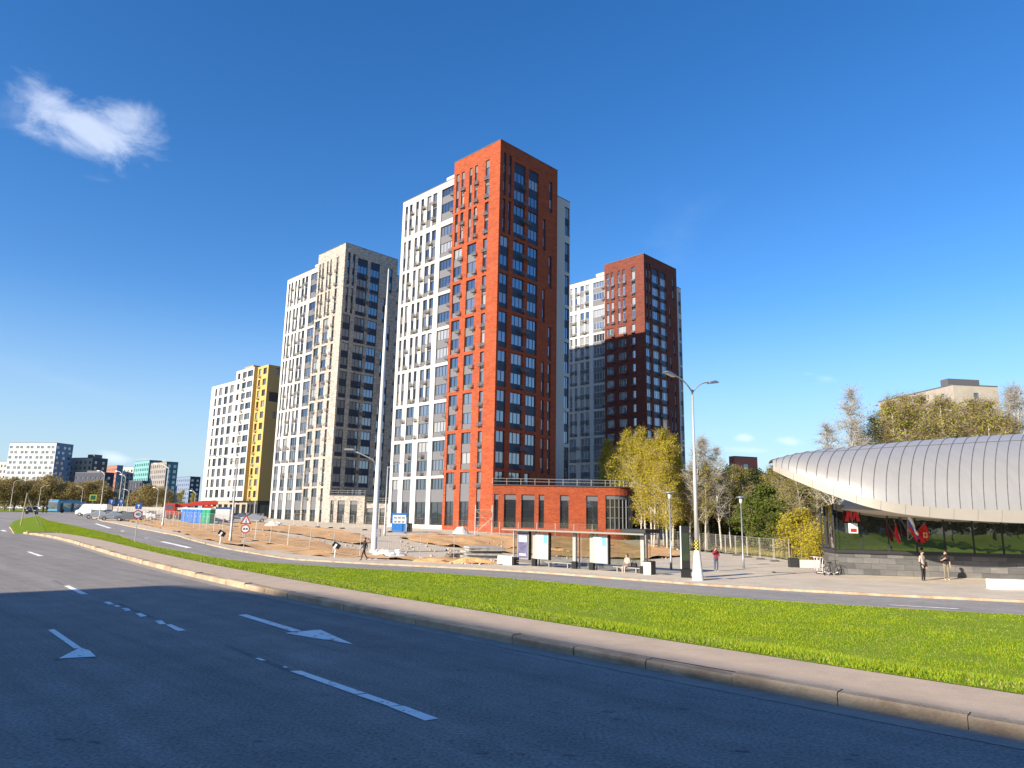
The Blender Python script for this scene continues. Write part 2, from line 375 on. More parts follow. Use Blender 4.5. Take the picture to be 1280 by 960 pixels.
CLOUDS = [((62,125),(48,26),.30,.82),((110,160),(92,34),.22,.92),((85,178),(50,16),.1,.75),((165,158),(38,26),.25,.75),((20,140),(30,22),.3,.2),
          ((931,547),(17,6),.1,.85),((986,552),(17,6),.1,.75),((935,563),(40,5),.05,.5),((1000,573),(60,7),.05,.6),((1032,473),(26,9),.2,.40),((1010,467),(12,4),.1,.35),
          ((143,572),(22,7),.1,.8),((185,576),(15,5),.1,.8),((204,578),(12,5),.1,.7),((850,290),(60,60),.3,.05),((500,470),(130,40),.3,.0),((90,480),(140,16),.25,.08)]
for (u, v), (hw, hh), tilt, op in CLOUDS:
    if op <= 0: continue
    d = ray(u, v).normalized()
    e1 = Vector((d.y, -d.x, 0)).normalized(); e2 = e1.cross(d); 
    a = -tilt; f1 = e1*math.cos(a) + e2*math.sin(a); f2 = e2*math.cos(a) - e1*math.sin(a)
    off = vm('SUBTRACT', dirv, d).outputs[0]
    x = ma('DIVIDE', vm('DOT_PRODUCT', off, f1).outputs['Value'], hw/FPX*.85); y = ma('DIVIDE', vm('DOT_PRODUCT', off, f2).outputs['Value'], hh/FPX*.9)
    r = ma('SQRT', ma('ADD', ma('MULTIPLY', x, x), ma('MULTIPLY', y, y)))
    nn = ma('MULTIPLY_ADD', n1.outputs['Fac'], 3.2, -1.6)
    k = ma('SUBTRACT', ma('SUBTRACT', 1.05, r), ma('MULTIPLY', nn, -1))
    front = ma('GREATER_THAN', vm('DOT_PRODUCT', dirv, d).outputs['Value'], .5)
    k = ma('MULTIPLY', ma('MULTIPLY', mrange(k, 0, 1.35), op*.62), front)
    total = k if total is None else ma('MAXIMUM', total, k)
mx = N.new('ShaderNodeMix'); mx.data_type = 'RGBA'; L.new(total, mx.inputs['Factor'])
sz = N.new('ShaderNodeSeparateXYZ'); L.new(dirv, sz.inputs[0])
lo = N.new('ShaderNodeMix'); lo.data_type = 'RGBA'; L.new(mrange(sz.outputs[2], -.02, .30, .80, 0), lo.inputs['Factor']); L.new(hs.outputs[0], lo.inputs['A']); lo.inputs['B'].default_value = (2.3, 3.15, 4.1, 1)
L.new(lo.outputs['Result'], mx.inputs['A']); mx.inputs['B'].default_value = (5.2, 5.6, 6.4, 1)
L.new(mx.outputs['Result'], bg.inputs['Color']); bg.inputs['Strength'].default_value = .104
vs = sc.view_settings; vs.view_transform = 'Standard'; vs.look = 'None'; vs.gamma = 1; vs.exposure = 1.0; vs.use_curve_mapping = False
sc.cycles.max_bounces = 5; sc.cycles.transparent_max_bounces = 6

# ---------------------------------------------------------------- ground sheets
def sheet(name, A, B, m, off=0.0, cross=6, n=120, zf=None, lift=None):
    """strip between two plan curves draped on the terrain"""
    A = resample(A, n); B = resample(B, n); V = []; F = []
    for j in range(cross+1):
        P = A + (B-A)*(j/cross); z = (Z(P[:,0], P[:,1]) if zf is None else zf(P[:,0], P[:,1])) + off
        if lift is not None: z = z + lift(j/cross)
        V.append(np.c_[P, z])
    V = np.concatenate(V)
    for j in range(cross):
        for i in range(n-1):
            F.append((j*n+i, j*n+i+1, (j+1)*n+i+1, (j+1)*n+i))
    me = np_mesh(name, V, F, m, smooth=True)
    if len(F) and me.polygons[0].normal.z < 0: me.flip_normals()
    return struct(link(me, name))
def area(name, poly, m, off=.03, step=2.0, rough=0.0, px=True, kind='structure', zf=None, fs=.35):
    """polygon (photo points on the terrain, or plan points) draped on the terrain"""
    P = [gp(*p).to_2d() for p in poly] if px else [Vector(p) for p in poly]
    xs = [p.x for p in P]; ys = [p.y for p in P]; pts = []; edges = []
    nb = 0
    for a, b in zip(P, P[1:]+P[:1]):
        k = max(1, int((b-a).length/step))
        for i in range(k): pts.append(a.lerp(b, i/k)); nb += 1
    edges = [(i, (i+1) % nb) for i in range(nb)]
    for x in np.arange(min(xs), max(xs), step):
        for y in np.arange(min(ys), max(ys), step):
            pts.append(Vector((x + random.uniform(-.2,.2)*step, y + random.uniform(-.2,.2)*step)))
    v, e, f, *_ = delaunay_2d_cdt(pts, edges, [], 1, 1e-4)
    V = np.array([[p.x, p.y] for p in v]); z = (Z(V[:,0], V[:,1]) if zf is None else zf(V[:,0], V[:,1])) + off
    if rough:
        z = z + np.array([max(-.02, rough*(noise.noise((p.x*fs, p.y*fs, 1)) + .6*noise.noise((p.x*fs*3, p.y*fs*3, 5)) + .25)) for p in v])
    mb = MB(); mb.v = [tuple(q) for q in np.c_[V, z]]; mb.f = [list(q) for q in f]; mb.m = [0]*len(f)
    o = mb.build(name, m, smooth=True)
    if o.data.polygons[0].normal.z < 0: o.data.flip_normals()
    o['kind'] = kind; return o

# base ground out to the horizon
gx = np.unique(np.r_[np.linspace(-3000,-300,10), np.linspace(-300,-150,16), np.linspace(-150,150,121), np.linspace(150,300,16), np.linspace(300,3000,10)])
gy = np.unique(np.r_[np.linspace(-400,-40,10), np.linspace(-40,220,105), np.linspace(220,420,16), np.linspace(420,4000,10)])
GX, GY = np.meshgrid(gx, gy); GZ = Z(GX, GY); tt = kerb_t(GX, GY).reshape(GX.shape)
GZ = GZ - np.where(tt < 18, .22, .05)
nx, ny = len(gx), len(gy); F = [(j*nx+i, j*nx+i+1, (j+1)*nx+i+1, (j+1)*nx+i) for j in range(ny-1) for i in range(nx-1)]
struct(link(np_mesh('ground', np.c_[GX.ravel(), GY.ravel(), GZ.ravel()], F, M['land'], smooth=True), 'ground'))

def pl(px, ext=None, n=6):
    P = [gp(*p).to_2d() for p in px]
    for _ in range(2): P = [P[0]] + [P[i]*.6 + (P[i-1]+P[i+1])*.2 for i in range(1, len(P)-1)] + [P[-1]]
    if ext:
        d = (P[-1]-P[-2]).normalized(); P += [P[-1]+d*ext*.3, P[-1]+d*ext]
    return np.array([[q.x,q.y] for q in catmull(P, n)])
def offset(P, d):
    P = np.asarray(P); T = np.gradient(P, axis=0); T /= np.hypot(T[:,0], T[:,1])[:,None]
    return P + np.c_[-T[:,1], T[:,0]]*d          # + = left of travel
n_ = K1
road0 = lambda x, y: np.zeros(np.shape(x))
sheet('road', offset(K1, 0), offset(K1, -15.5), M['asphalt'], 0, 10, 160, road0)
KB = offset(K1, .17); KW = offset(K1, 1.25)
def kerb_obj(A, B, h, name, z0=None, n=170):
    A = resample(A, n); B = resample(B, n); mb = MB()
    za = (Z(A[:,0],A[:,1]) if z0 is None else np.zeros(n)); zb = (Z(B[:,0],B[:,1]) if z0 is None else np.zeros(n))
    pro = []
    for i in range(n):
        hh = h*(1 + .06*math.sin(i*1.7) )
        pro.append([mb.pt((A[i,0],A[i,1],za[i]-.1)), mb.pt((A[i,0]*.93+B[i,0]*.07,A[i,1]*.93+B[i,1]*.07,za[i]+hh-.015)), mb.pt((A[i,0]*.8+B[i,0]*.2,A[i,1]*.8+B[i,1]*.2,za[i]+hh)), mb.pt((B[i,0],B[i,1],zb[i]+hh)), mb.pt((B[i,0],B[i,1],zb[i]-.1))])
    for a, b in zip(pro, pro[1:]):
        for k in range(4): mb.f.append([a[k], b[k], b[k+1], a[k+1]]); mb.m.append(0)
    o = mb.build(name, M['kerb']); return struct(o)
def kerb_stones(A, B, h):
    d = np.hypot(*np.diff(A, axis=0).T).sum(); n = int(d/1.0); A = resample(A, n+1); B = resample(B, n+1); mb = MB(); r = random.Random(4)
    for i in range(n):
        g = .004; a0, a1 = A[i]*(1-g)+A[i+1]*g, A[i]*g+A[i+1]*(1-g); b0, b1 = B[i]*(1-g)+B[i+1]*g, B[i]*g+B[i+1]*(1-g)
        dz = r.uniform(-.012,.012); k = r.uniform(-.05,.05); a0 = a0+(b0-a0)*k; a1 = a1+(b1-a1)*(k+r.uniform(-.04,.04)); t0, t1 = a0+(b0-a0)*.13, a1+(b1-a1)*.13
        p = [mb.pt(q) for q in ((*a0,-.1),(*a1,-.1),(*a1,h-.02+dz),(*a0,h-.02+dz),(*t1,h+dz),(*t0,h+dz),(*b1,h+dz),(*b0,h+dz),(*b1,-.1),(*b0,-.1))]
        for f in ((0,1,2,3),(3,2,4,5),(5,4,6,7),(7,6,8,9),(0,3,5,7,9),(1,8,6,4,2)): mb.f.append([p[j] for j in f]); mb.m.append(0)
    struct(mb.build('kerb', M['kerb']))
kerb_stones(K1, KB, .11)
sheet('gutter_dust', K1, offset(K1, -.28), M['dust'], .004, 1, 170, road0)
sheet('kerb_bed', offset(K1, .03), KB, M['walk'], .075, 1, 170, road0)
sheet('median_path', KB, KW, M['walk'], .106, 4, 170, road0)
# far carriageway edges
G2 = pl([(47,645.5),(92,657),(137,672),(180,682),(225,692),(320,703.5),(460,714),(540,717.5),(640,722.5),(800,741),(960,754),(1120,763.5),(1280,772)], 60)
R2 = pl([(112,646.5),(140,653),(165,660),(215,674),(275,686),(322,694),(360,699.5),(460,707),(560,710.5),(640,713),(800,727),(960,739),(1120,747),(1280,754)], 60)
sheet('far_road', G2, R2, M['asphalt2'], .02, 8, 160)
area('junction_road', [(-260,690),(-260,640),(0,639.5),(120,640.5),(150,646),(112,647),(47,646),(12,660),(34,668)], M['asphalt2'], -.012, 6, px=True, zf=lambda x,y: np.minimum(Z(x,y), .0)*1.0)
R2k = offset(R2, .2); R2p = offset(R2, 4.2)
kerb_obj(R2, R2k, .13, 'far_kerb')
sheet('pavement', R2k, R2p, M['pave'], .12, 4, 170)
G2k = offset(G2, -.16)
kerb_obj(G2, G2k, .11, 'median_kerb')
# turf of the median: closes round the nose on the left
gl = np.r_[np.array([[*gp(26,656).to_2d()]]), KW]
def dome(t): return .16 + .0*t
T_A, T_B = KW, G2k
sheet('turf', T_A, T_B, M['turf'], .11, 26, 170)
nose = [tuple(KW[0]), tuple(KW[1]), tuple(G2k[1]), tuple(G2k[0])]
nc = [gp(34,668).to_2d(), gp(14,662.5).to_2d(), gp(12,658).to_2d(), gp(22,651).to_2d(), gp(47,645.5).to_2d()]
npoly = [(q.x,q.y) for q in catmull(nc, 6)] + [tuple(G2k[1]), tuple(KW[2])]
area('median_nose', npoly, M['turf'], .13, 1.5, px=False)
nk = np.array([[q.x,q.y] for q in catmull(nc, 6)]); kerb_obj(nk, offset(nk, -.2), .125, 'nose_kerb', n=40)

# plaza by the pavilion, site paving and dirt
area('plaza', [(556,703),(640,709),(720,716),(800,723),(960,735),(1120,744),(1280,751),(1500,762),(1500,712),(1280,712),(1040,706),(1010,705),(960,697),(870,690),(800,684),(700,676),(640,674),(560,690)], M['plaza'], .06, 2.5)
area('site_paving', [(112,643.5),(150,653),(215,670),(275,682),(360,695),(455,703.5),(556,706),(600,700),(700,690),(830,682),(830,668),(612,664.5),(400,652),(200,644)], M['pave'], .05, 3)
area('dirt_slope', [(150,650),(185,658.5),(235,672),(280,682),(330,690.5),(400,697.5),(452,701),(470,697),(452,690),(400,680),(330,668),(260,658),(190,648)], M['dirt'], .12, .9, .26)
area('dirt_bank', [(285,652),(330,656),(400,661),(455,671),(464,679),(445,682),(385,672),(310,662),(270,655)], M['dirt'], .12, .9, .2)
area('dirt_field', [(498,674),(530,668.5),(600,671),(700,674),(770,679),(835,686),(862,696),(800,701),(700,697),(640,693),(600,690),(540,682)], M['dirt'], .12, .7, .34)
area('dirt_ridge', [(455,699),(520,703.5),(600,707.5),(640,708),(600,704),(540,701),(480,696)], M['dirt'], .14, .6, .25)
area('grass_verge', [(-200,634),(0,637.2),(70,637),(66,639),(0,639.7),(-200,639)], M['turf'], .02, 8)
area('slope_grass', [(925,693),(1000,702),(1034,705),(1045,700),(1034,672),(860,672),(830,676),(870,688)], M['soil'], .10, 1.5, .2)
# ---------------------------------------------------------------- facades
def P3(O, d, n, u, w_, z):            # facade point: u along, w_ outward, z up
    return (O[0]+d[0]*u+n[0]*w_, O[1]+d[1]*u+n[1]*w_, z)
class Facade:
    """one wall plane of a building, left to right as seen from outside; openings are cut, revealed and filled"""
    def __init__(s, bld, mb, O, ang, W, z0, z1, depth=.28, m=0, mz=None):
        s.b, s.mb, s.O, s.ang, s.W, s.z0, s.z1, s.dep, s.m, s.mz = bld, mb, O, ang, W, z0, z1, depth, m, mz
        s.d = (math.cos(ang), math.sin(ang)); s.n = (s.d[1], -s.d[0]); s.op = []
    def p(s, u, w_, z): return P3(s.O, s.d, s.n, u, w_, z)
    def add(s, u0, u1, z0, z1, segs):
        s.op.append((u0, u1, z0, z1)); zz = z0
        for kind, h in segs:
            if kind: s.b.fill(s, kind, u0, u1, zz, zz+h)
            zz += h
    def done(s):
        q = lambda x: round(x, 3)
        us = sorted({0, q(s.W)} | {q(o[0]) for o in s.op} | {q(o[1]) for o in s.op}); zs = sorted({q(s.z0), q(s.z1)} | {q(o[2]) for o in s.op} | {q(o[3]) for o in s.op} | ({q(s.mz[0])} if s.mz else set()))
        for a, b in zip(us, us[1:]):
            col = [o for o in s.op if q(o[0]) <= a and b <= q(o[1])]
            start = None
            for c, e in zip(zs, zs[1:]):
                if any(q(o[2]) <= c and e <= q(o[3]) for o in col): continue
                mm = s.mz[1] if s.mz and c >= s.mz[0]-1e-3 else s.m
                s.mb.face([s.p(a,0,c), s.p(b,0,c), s.p(b,0,e), s.p(a,0,e)], mm)
        for u0, u1, z0, z1 in s.op:
            mm = s.mz[1] if s.mz and z0 >= s.mz[0]-1e-3 else s.m; D = -s.dep
            s.mb.face([s.p(u0,0,z0), s.p(u0,0,z1), s.p(u0,D,z1), s.p(u0,D,z0)], mm); s.mb.face([s.p(u1,0,z1), s.p(u1,0,z0), s.p(u1,D,z0), s.p(u1,D,z1)], mm)
            s.mb.face([s.p(u0,0,z0), s.p(u0,D,z0), s.p(u1,D,z0), s.p(u1,0,z0)], mm); s.mb.face([s.p(u0,0,z1), s.p(u1,0,z1), s.p(u1,D,z1), s.p(u0,D,z1)], mm)

MESH = {}
def window_gen(mb, w_, h, nv, nh, light, fw=.055):
    """frame bars of a window; local x along, y = inward, z up, origin bottom centre"""
    for x0, x1 in ((-w_/2, -w_/2+fw), (w_/2-fw, w_/2)): mb.box(x0, x1, -.09, -.003, 0, h)
    for z0, z1 in ((0, fw), (h-fw, h)): mb.box(-w_/2+fw, w_/2-fw, -.088, -.003, z0, z1)
    for i in range(1, nv): x = -w_/2 + w_*i/nv; mb.box(x-fw*.5, x+fw*.5, -.075, -.003, fw, h-fw)
    for i in range(1, nh):
        z = h*i/nh; mb.box(-w_/2+fw, w_/2-fw, -.07, -.003, z-fw*.4, z+fw*.4)
def pane_gen(mb, w_, h, m=0): mb.face([(-w_/2,-.02,0), (w_/2,-.02,0), (w_/2,-.02,h), (-w_/2,-.02,h)], m)
def panel_gen(mb, w_, h, m=0):
    mb.box(-w_/2, w_/2, -.10, -.001, 0, h, m)
def basket_gen(mb, w_=.85, h=.55, d=.42):
    for i in range(6): z = h*i/5; mb.box(-w_/2, w_/2, -d, -d+.025, z-.025, z+.025)
    for sx in (-1, 1):
        for i in range(4): z = h*i/3; mb.box(sx*w_/2-.015, sx*w_/2+.015, -d, 0, z-.02, z+.02)
        mb.box(sx*w_/2-.022, sx*w_/2+.022, -d-.005, -d+.03, -.03, h+.03)
    mb.box(-w_/2, w_/2, -d, 0, -.03, -.005)
class Building:
    LIM = 100
    def __init__(s, root, style):
        s.root, s.st = root, style; s.items = {'window': [], 'infill_panel': [], 'air_conditioner_basket': [], 'shop_window': []}
    def fill(s, F, kind, u0, u1, z0, z1):
        w_, h = round(u1-u0, 3), round(z1-z0, 3); c = F.p((u0+u1)/2, -F.dep, z0)
        T = Matrix.Translation(c) @ Matrix.Rotation(F.ang, 4, 'Z')
        if kind[0] == 'p': s.items['infill_panel'].append((T, ('pan', w_, h, kind[1:] or s.st.get('panel', 'panel_grey'))))
        elif kind[0] == 's':
            s.items['shop_window'].append((T, ('win', w_, h, max(1, round(w_/1.3)), 3, s.st.get('frame', 'frame_dark'), 'glass_shop')))
        else:
            g = random.choices(['glassA', 'glassB', 'glassC'], kind[1:] and [float(k) for k in kind[1:].split(',')] or s.st.get('gl', [6, 3, 1.4]))[0]
            s.items['window'].append((T, ('win', w_, h, max(1, round(w_/.85)), 1, s.st.get('frame', 'frame_dark'), g)))
    def basket(s, F, u, z):
        s.items['air_conditioner_basket'].append((Matrix.Translation(F.p(u, 0, z)) @ Matrix.Rotation(F.ang, 4, 'Z'), ('bas', s.st.get('basket', 'basket'))))
    def get(s, key):
        if key not in MESH:
            mb = MB()
            if key[0] == 'win': window_gen(mb, key[1], key[2], key[3], key[4], 0); me = mb.mesh('window', M[key[5]])
            elif key[0] == 'pane': pane_gen(mb, key[1], key[2]); me = mb.mesh('pane', M[key[3]])
            elif key[0] == 'pan': panel_gen(mb, key[1], key[2]); me = mb.mesh('infill_panel', M[key[3]])
            else: basket_gen(mb); me = mb.mesh('air_conditioner_basket', M[key[1]])
            MESH[key] = me
        return MESH[key]
    def finish(s, lim=None):
        lim = lim or s.LIM; W = s.root.matrix_basis
        for kind, L_ in s.items.items():
            if not L_: continue
            def size(it):
                T, k = it; p = W @ T.translation; v = p - Vector((0,0,EYE)); nrm = (W @ T).to_3x3() @ Vector((0,-1,0))
                return (k[1]*k[2] if len(k) > 2 else .5)*max(0.001, -nrm.dot(v))/v.length**3
            L_.sort(key=size, reverse=True)
            for T, k in L_[:lim]:
                o = link(s.get(k), kind, s.root); o.matrix_local = T
                if k[0] == 'win':
                    g = link(s.get(('pane', k[1], k[2], k[6])), 'pane', o)
            rest = L_[lim:]
            if rest:
                mb, mg = MB(), MB(); mats, gm = [], []
                for T, k in rest:
                    mb.M = T; n0 = len(mb.m)
                    mk = k[5] if k[0] == 'win' else k[3] if k[0] == 'pan' else k[1]
                    if mk not in mats: mats.append(mk)
                    if k[0] == 'win':
                        window_gen(mb, k[1], k[2], k[3], k[4], 0); mg.M = T
                        if k[6] not in gm: gm.append(k[6])
                        pane_gen(mg, k[1], k[2], gm.index(k[6]))
                    elif k[0] == 'pan': panel_gen(mb, k[1], k[2])
                    else: basket_gen(mb)
                    i = mats.index(mk); mb.m[n0:] = [i]*(len(mb.m)-n0)
                o = mb.build(kind, [M[k] for k in mats], s.root); o['kind'] = 'stuff'
                if mg.f: g = mg.build('pane', [M[k] for k in gm], o); g['kind'] = 'stuff'

# ---------------------------------------------------------------- the three towers
YAW = R(45.5)
ES = np.array([math.cos(YAW), math.sin(YAW)]); NS = np.array([-math.sin(YAW), math.cos(YAW)])
TOPS = [57.0, 49.9, 43.9, 37.9, 31.9, 25.9, 19.9, 13.9, 8.0]      # top of each two-storey group
HT, HW, WX, WY = 59.4, 57.0, 13.6, 10.9
def seg2(h, extra=0, gp_='p'):      # two-storey infill from the bottom up: panel, window, panel, window (+ blind panel)
    return [(gp_, .82), ('w', 1.68), (gp_, 1.32), ('w', 1.68)] + ([(gp_, extra)] if extra else [])
GH = .82+1.68+1.32+1.68
def tower(name, label, px, style):
    d = ray(*px); D = None
    dist = style['D']; a = math.atan2(d.x, d.y); pos = Vector((dist*math.sin(a), dist*math.cos(a), 0)); pos.z = EYE + d.z/math.hypot(d.x, d.y)*dist - HT
    root = thing(name, label, 'apartment tower', pos, YAW)
    B = Building(root, style); mats = [M[style['wall']], M['roofcap'], M[style.get('wall2', style['wall'])]]
    mb = MB(); lowz = style.get('split')
    m0 = 2 if lowz else 0; mz = (lowz, 0) if lowz else None
    Lf = Facade(B, mb, (0, WY), -math.pi/2, WY, -2.5, HT, m=m0, mz=mz); Rf = Facade(B, mb, (0, 0), 0, WX, -2.5, HT, m=m0, mz=mz)
    W = WY; f = lambda a, b: ((1-b)*W, (1-a)*W)
    bays = [f(.77,.95), f(.46,.65), f(.235,.315)]
    narrow = [(f(.88,.945), f(.76,.825)), (f(.59,.65), f(.47,.53)), (f(.22,.30),)]
    pg = 'p'+style['panel_l']; pn = 'p'+style['panel_r']
    solo = style.get('solo')          # windows storey by storey in plain wall below the split
    for i, t in enumerate(TOPS):
        for k, (u0, u1) in enumerate(bays):
            sub = narrow[k] if i < 2 else ((u0, u1),)
            for a, b in sub:
                if i == 8: F = Lf; F.add(a, b, .1, t, [('s', 3.6), (pg, t-.1-3.6-1.7), ('w', 1.7)])
                elif solo and t < solo:
                    Lf.add(a, b, t-1.9, t-.2, [('w', 1.7)]); Lf.add(a, b, t-4.9, t-3.2, [('w', 1.7)])
                else:
                    Lf.add(a, b, t-GH-(0 if i else 1.2), t, seg2(t, 0 if i else 1.2, pg))
            if not (k == 1 and i > 5) and not (solo and t < solo and k == 2 and i % 2):
                uu = sub[-1][1] if k != 2 else (sub[0][0]+sub[0][1])/2
                for dz in ((-2.3, -5.3) if i < 8 else (-2.3,)):
                    B.basket(Lf, uu-.1 if k != 2 else uu, t+dz-(1.2 if i == 0 else 0))
    W = WX
    for i, t in enumerate(TOPS):
        ex = 1.55 if i == 0 else 0
        c1 = [(.055,.10), (.145,.19)] if i < 2 else [(.03,.165)]
        for a, b in c1:
            if i == 8: Rf.add(a*W, b*W, t-1.75, t, [('w', 1.75)])
            else: Rf.add(a*W, b*W, t-GH-(1.0 if i == 0 else 0), t+(.6 if i == 0 else 0), seg2(t, 1.6 if i == 0 else 0, pn))
        for a, b in ((.235,.425), (.48,.655)):
            if i == 8: Rf.add(a*W, b*W-1.2*(b > .5), t-1.75, t, [('w', 1.75)])
            else: Rf.add(a*W, b*W, t-GH-ex, t, seg2(t, ex, pn))
        if i < 8:
            B.basket(Rf, .425*W-.5 if i % 2 == 0 else .425*W-.3, t-2.6-ex); B.basket(Rf, .425*W-.4, t-5.3-ex)
            if i % 3: B.basket(Rf, .47*W, t-2.7-ex)
        if i < 8:
            h = 5.5
            for a, b in ([(.85,.905)] if i in (0, 2) else [(.74,.79)] if i in (1, 3) else [(.85,.905)] if i == 4 else [(.74,.79), (.85,.905)]):
                Rf.add(a*W, b*W, t-GH-.3, t-.3, seg2(t, 0, pn))
    Lf.done(); Rf.done()
    mb.face([(WX,0,-2.5),(WX,WY,-2.5),(WX,WY,HT),(WX,0,HT)], 0); mb.face([(WX,WY,-2.5),(0,WY,-2.5),(0,WY,HT),(WX,WY,HT)], 0)
    mb.face([(0,0,HT-.9),(WX,0,HT-.9),(WX,WY,HT-.9),(0,WY,HT-.9)], 1)
    t_ = .38                                             # parapet with metal capping
    for x0, x1, y0, y1 in ((-.05,WX+.05,-.05,t_), (-.05,WX+.05,WY-t_,WY+.05), (-.05,t_,t_,WY-t_), (WX-t_,WX+.05,t_,WY-t_)): mb.box(x0, x1, y0, y1, HT+.002, HT+.10, 1)
    for x0, x1, y0, y1 in ((.3,WX-.3,.3,.32), (.3,WX-.3,WY-.32,WY-.3), (.3,.32,.32,WY-.32), (WX-.32,WX-.3,.32,WY-.32)): mb.box(x0, x1, y0, y1, HT-.9, HT, 0)
    mb.box(5, 8.5, 5, 9, HT-.9, HT+.35, 1)
    o = mb.build('corner_block', mats, root)
    # white slab behind and beside the brick block
    mw = MB(); x0, x1, y0, y1 = .45, style.get('side', 20.5), 3.0, style.get('wing', 25.4)
    Wl = y1 - WY; WF = Facade(B, mw, (x0, y1), -math.pi/2, Wl, -2.5, HW, m=0)
    for i, t in enumerate(TOPS):
        t2 = t - .75 if i else HW - 1.1
        hgt = GH + (.0 if i else t2-(TOPS[0]-.75)) 
        ex = t2-(TOPS[i]-.75) if i == 0 else 0
        bot = TOPS[i]-.75-GH-(.7 if i == 0 else 0); g = TOPS[i]-.75-bot-GH
        if i == 8:
            for a, b in ((.05,.17),(.25,.40),(.49,.68),(.75,.97)): WF.add(a*Wl, b*Wl, .1, t2, [('s', 3.5), (pg, t2-.1-3.5-1.7), ('w', 1.7)])
            continue
        if i > 5: cols = [(.05,.18),(.26,.40),(.49,.68),(.75,.97)]
        else: cols = [(.055,.105),(.14,.195),(.265,.32),(.365,.42),(.48,.56),(.59,.67),(.75,.97)]
        for k, (a, b) in enumerate(cols):
            last = k == len(cols)-1
            WF.add(a*Wl, b*Wl, bot, t2, [('p', g)]*(g > 0) + seg2(t2, ex, 'ppanel_grey' if (b-a) > .12 or (k+i) % 2 else 'pwindow_strip' if 0 else 'ppanel_grey'))
        for u in ((.34,.575) if i % 2 else (.44,.62,.21)):
            for dz in (-2.5, -5.3): B.basket(WF, u*Wl, t2+dz-ex)
        for dz in (-2.4, -5.2): B.basket(WF, .985*Wl-.3, t2+dz-ex)
    WF.done()
    SF = Facade(B, mw, (WX, y0), 0, x1-WX, -2.5, HW, m=0); Ws = x1-WX
    for i, t in enumerate(TOPS[:8]):
        tt_ = min(t-1.2, HW-1.6)
        SF.add(.10*Ws, .26*Ws, tt_-4.7, tt_, [('w', 1.68), ('ppanel_navy', 1.34), ('w', 1.68)])
        SF.add(.80*Ws, .985*Ws, tt_-5.0, tt_+.4, [('w', 2.1), ('ppanel_navy', 1.2), ('w', 2.1)])
        for dz in (-2.2, -5.2): B.basket(SF, .30*Ws, tt_+dz)
    SF.done()
    mw.face([(x1,y0,-2.5),(x1,y1,-2.5),(x1,y1,HW),(x1,y0,HW)]); mw.face([(x1,y1,-2.5),(x0,y1,-2.5),(x0,y1,HW),(x1,y1,HW)])
    mw.face([(x0,WY+.01,HW-.5),(x1,WY+.01,HW-.5),(x1,y1,HW-.5),(x0,y1,HW-.5)], 1); mw.face([(WX+.01,y0,HW-.5),(x1,y0,HW-.5),(x1,WY+.01,HW-.5),(WX+.01,WY+.01,HW-.5)], 1)
    mw.box(x0-.06, x0+.3, WY+.02, y1+.06, HW+.002, HW+.1, 1); mw.box(WX+.02, x1+.06, y0-.06, y0+.3, HW+.002, HW+.1, 1); mw.box(x1-.3, x1+.06, y0+.3, y1+.06, HW+.002, HW+.1, 1); mw.box(x0+.3, x1-.3, y1-.3, y1+.06, HW+.002, HW+.1, 1)
    if style.get('rear_shade'): mw.box(9, x1-.01, y1+.01, y1+11, -2.5, HW-.2, 0)  # unseen block, added to cast shade on the brown tower's white wing
    mw.box(x0+.6, x0+6, WY+.05, WY+3.2, HW-.5, HW+1.15, 0)          # raised bay beside the brick block
    mw.box(x0+5, x0+9, WY+5, WY+10, HW-.5, HW+.7, 0)
    for _ in range(5): xx, yy = random.uniform(1, 3), random.uniform(WY+3.5, y1-1); mw.tube([(xx,yy,HW-.5),(xx,yy,HW+random.uniform(.5,1.0))], .07, 5, 1)
    mw.build('white_wing', [M['white'], M['roofcap']], root)
    return root, B
S1 = dict(rear_shade=1, D=100.2, wall='red', panel_l='panel_grey', panel_r='panel_navy', panel='panel_grey')
T1, B1 = tower('brick_tower', 'tallest looking tower in the centre, bright red brick with a white wing behind', (626,174.5), S1)
S2 = dict(D=144.5, wall='beige', panel_l='panel_grey', panel_r='panel_navy', panel='panel_grey')
T2, B2 = tower('speckled_tower', 'tower of beige speckled brick with white wing, left of the red one', (432.5,303.5), S2)
M['white_frames'] = M['frame_light']
S3 = dict(D=150.5, wall='brown', panel_l='panel_navy', panel_r='panel_navy', panel='panel_grey', solo=44, frame='frame_light', gl=[3,4,3])
T3, B3 = tower('brown_tower', 'dark brown brick tower behind the yellow birches, right of the red one', (804.5,317), S3)

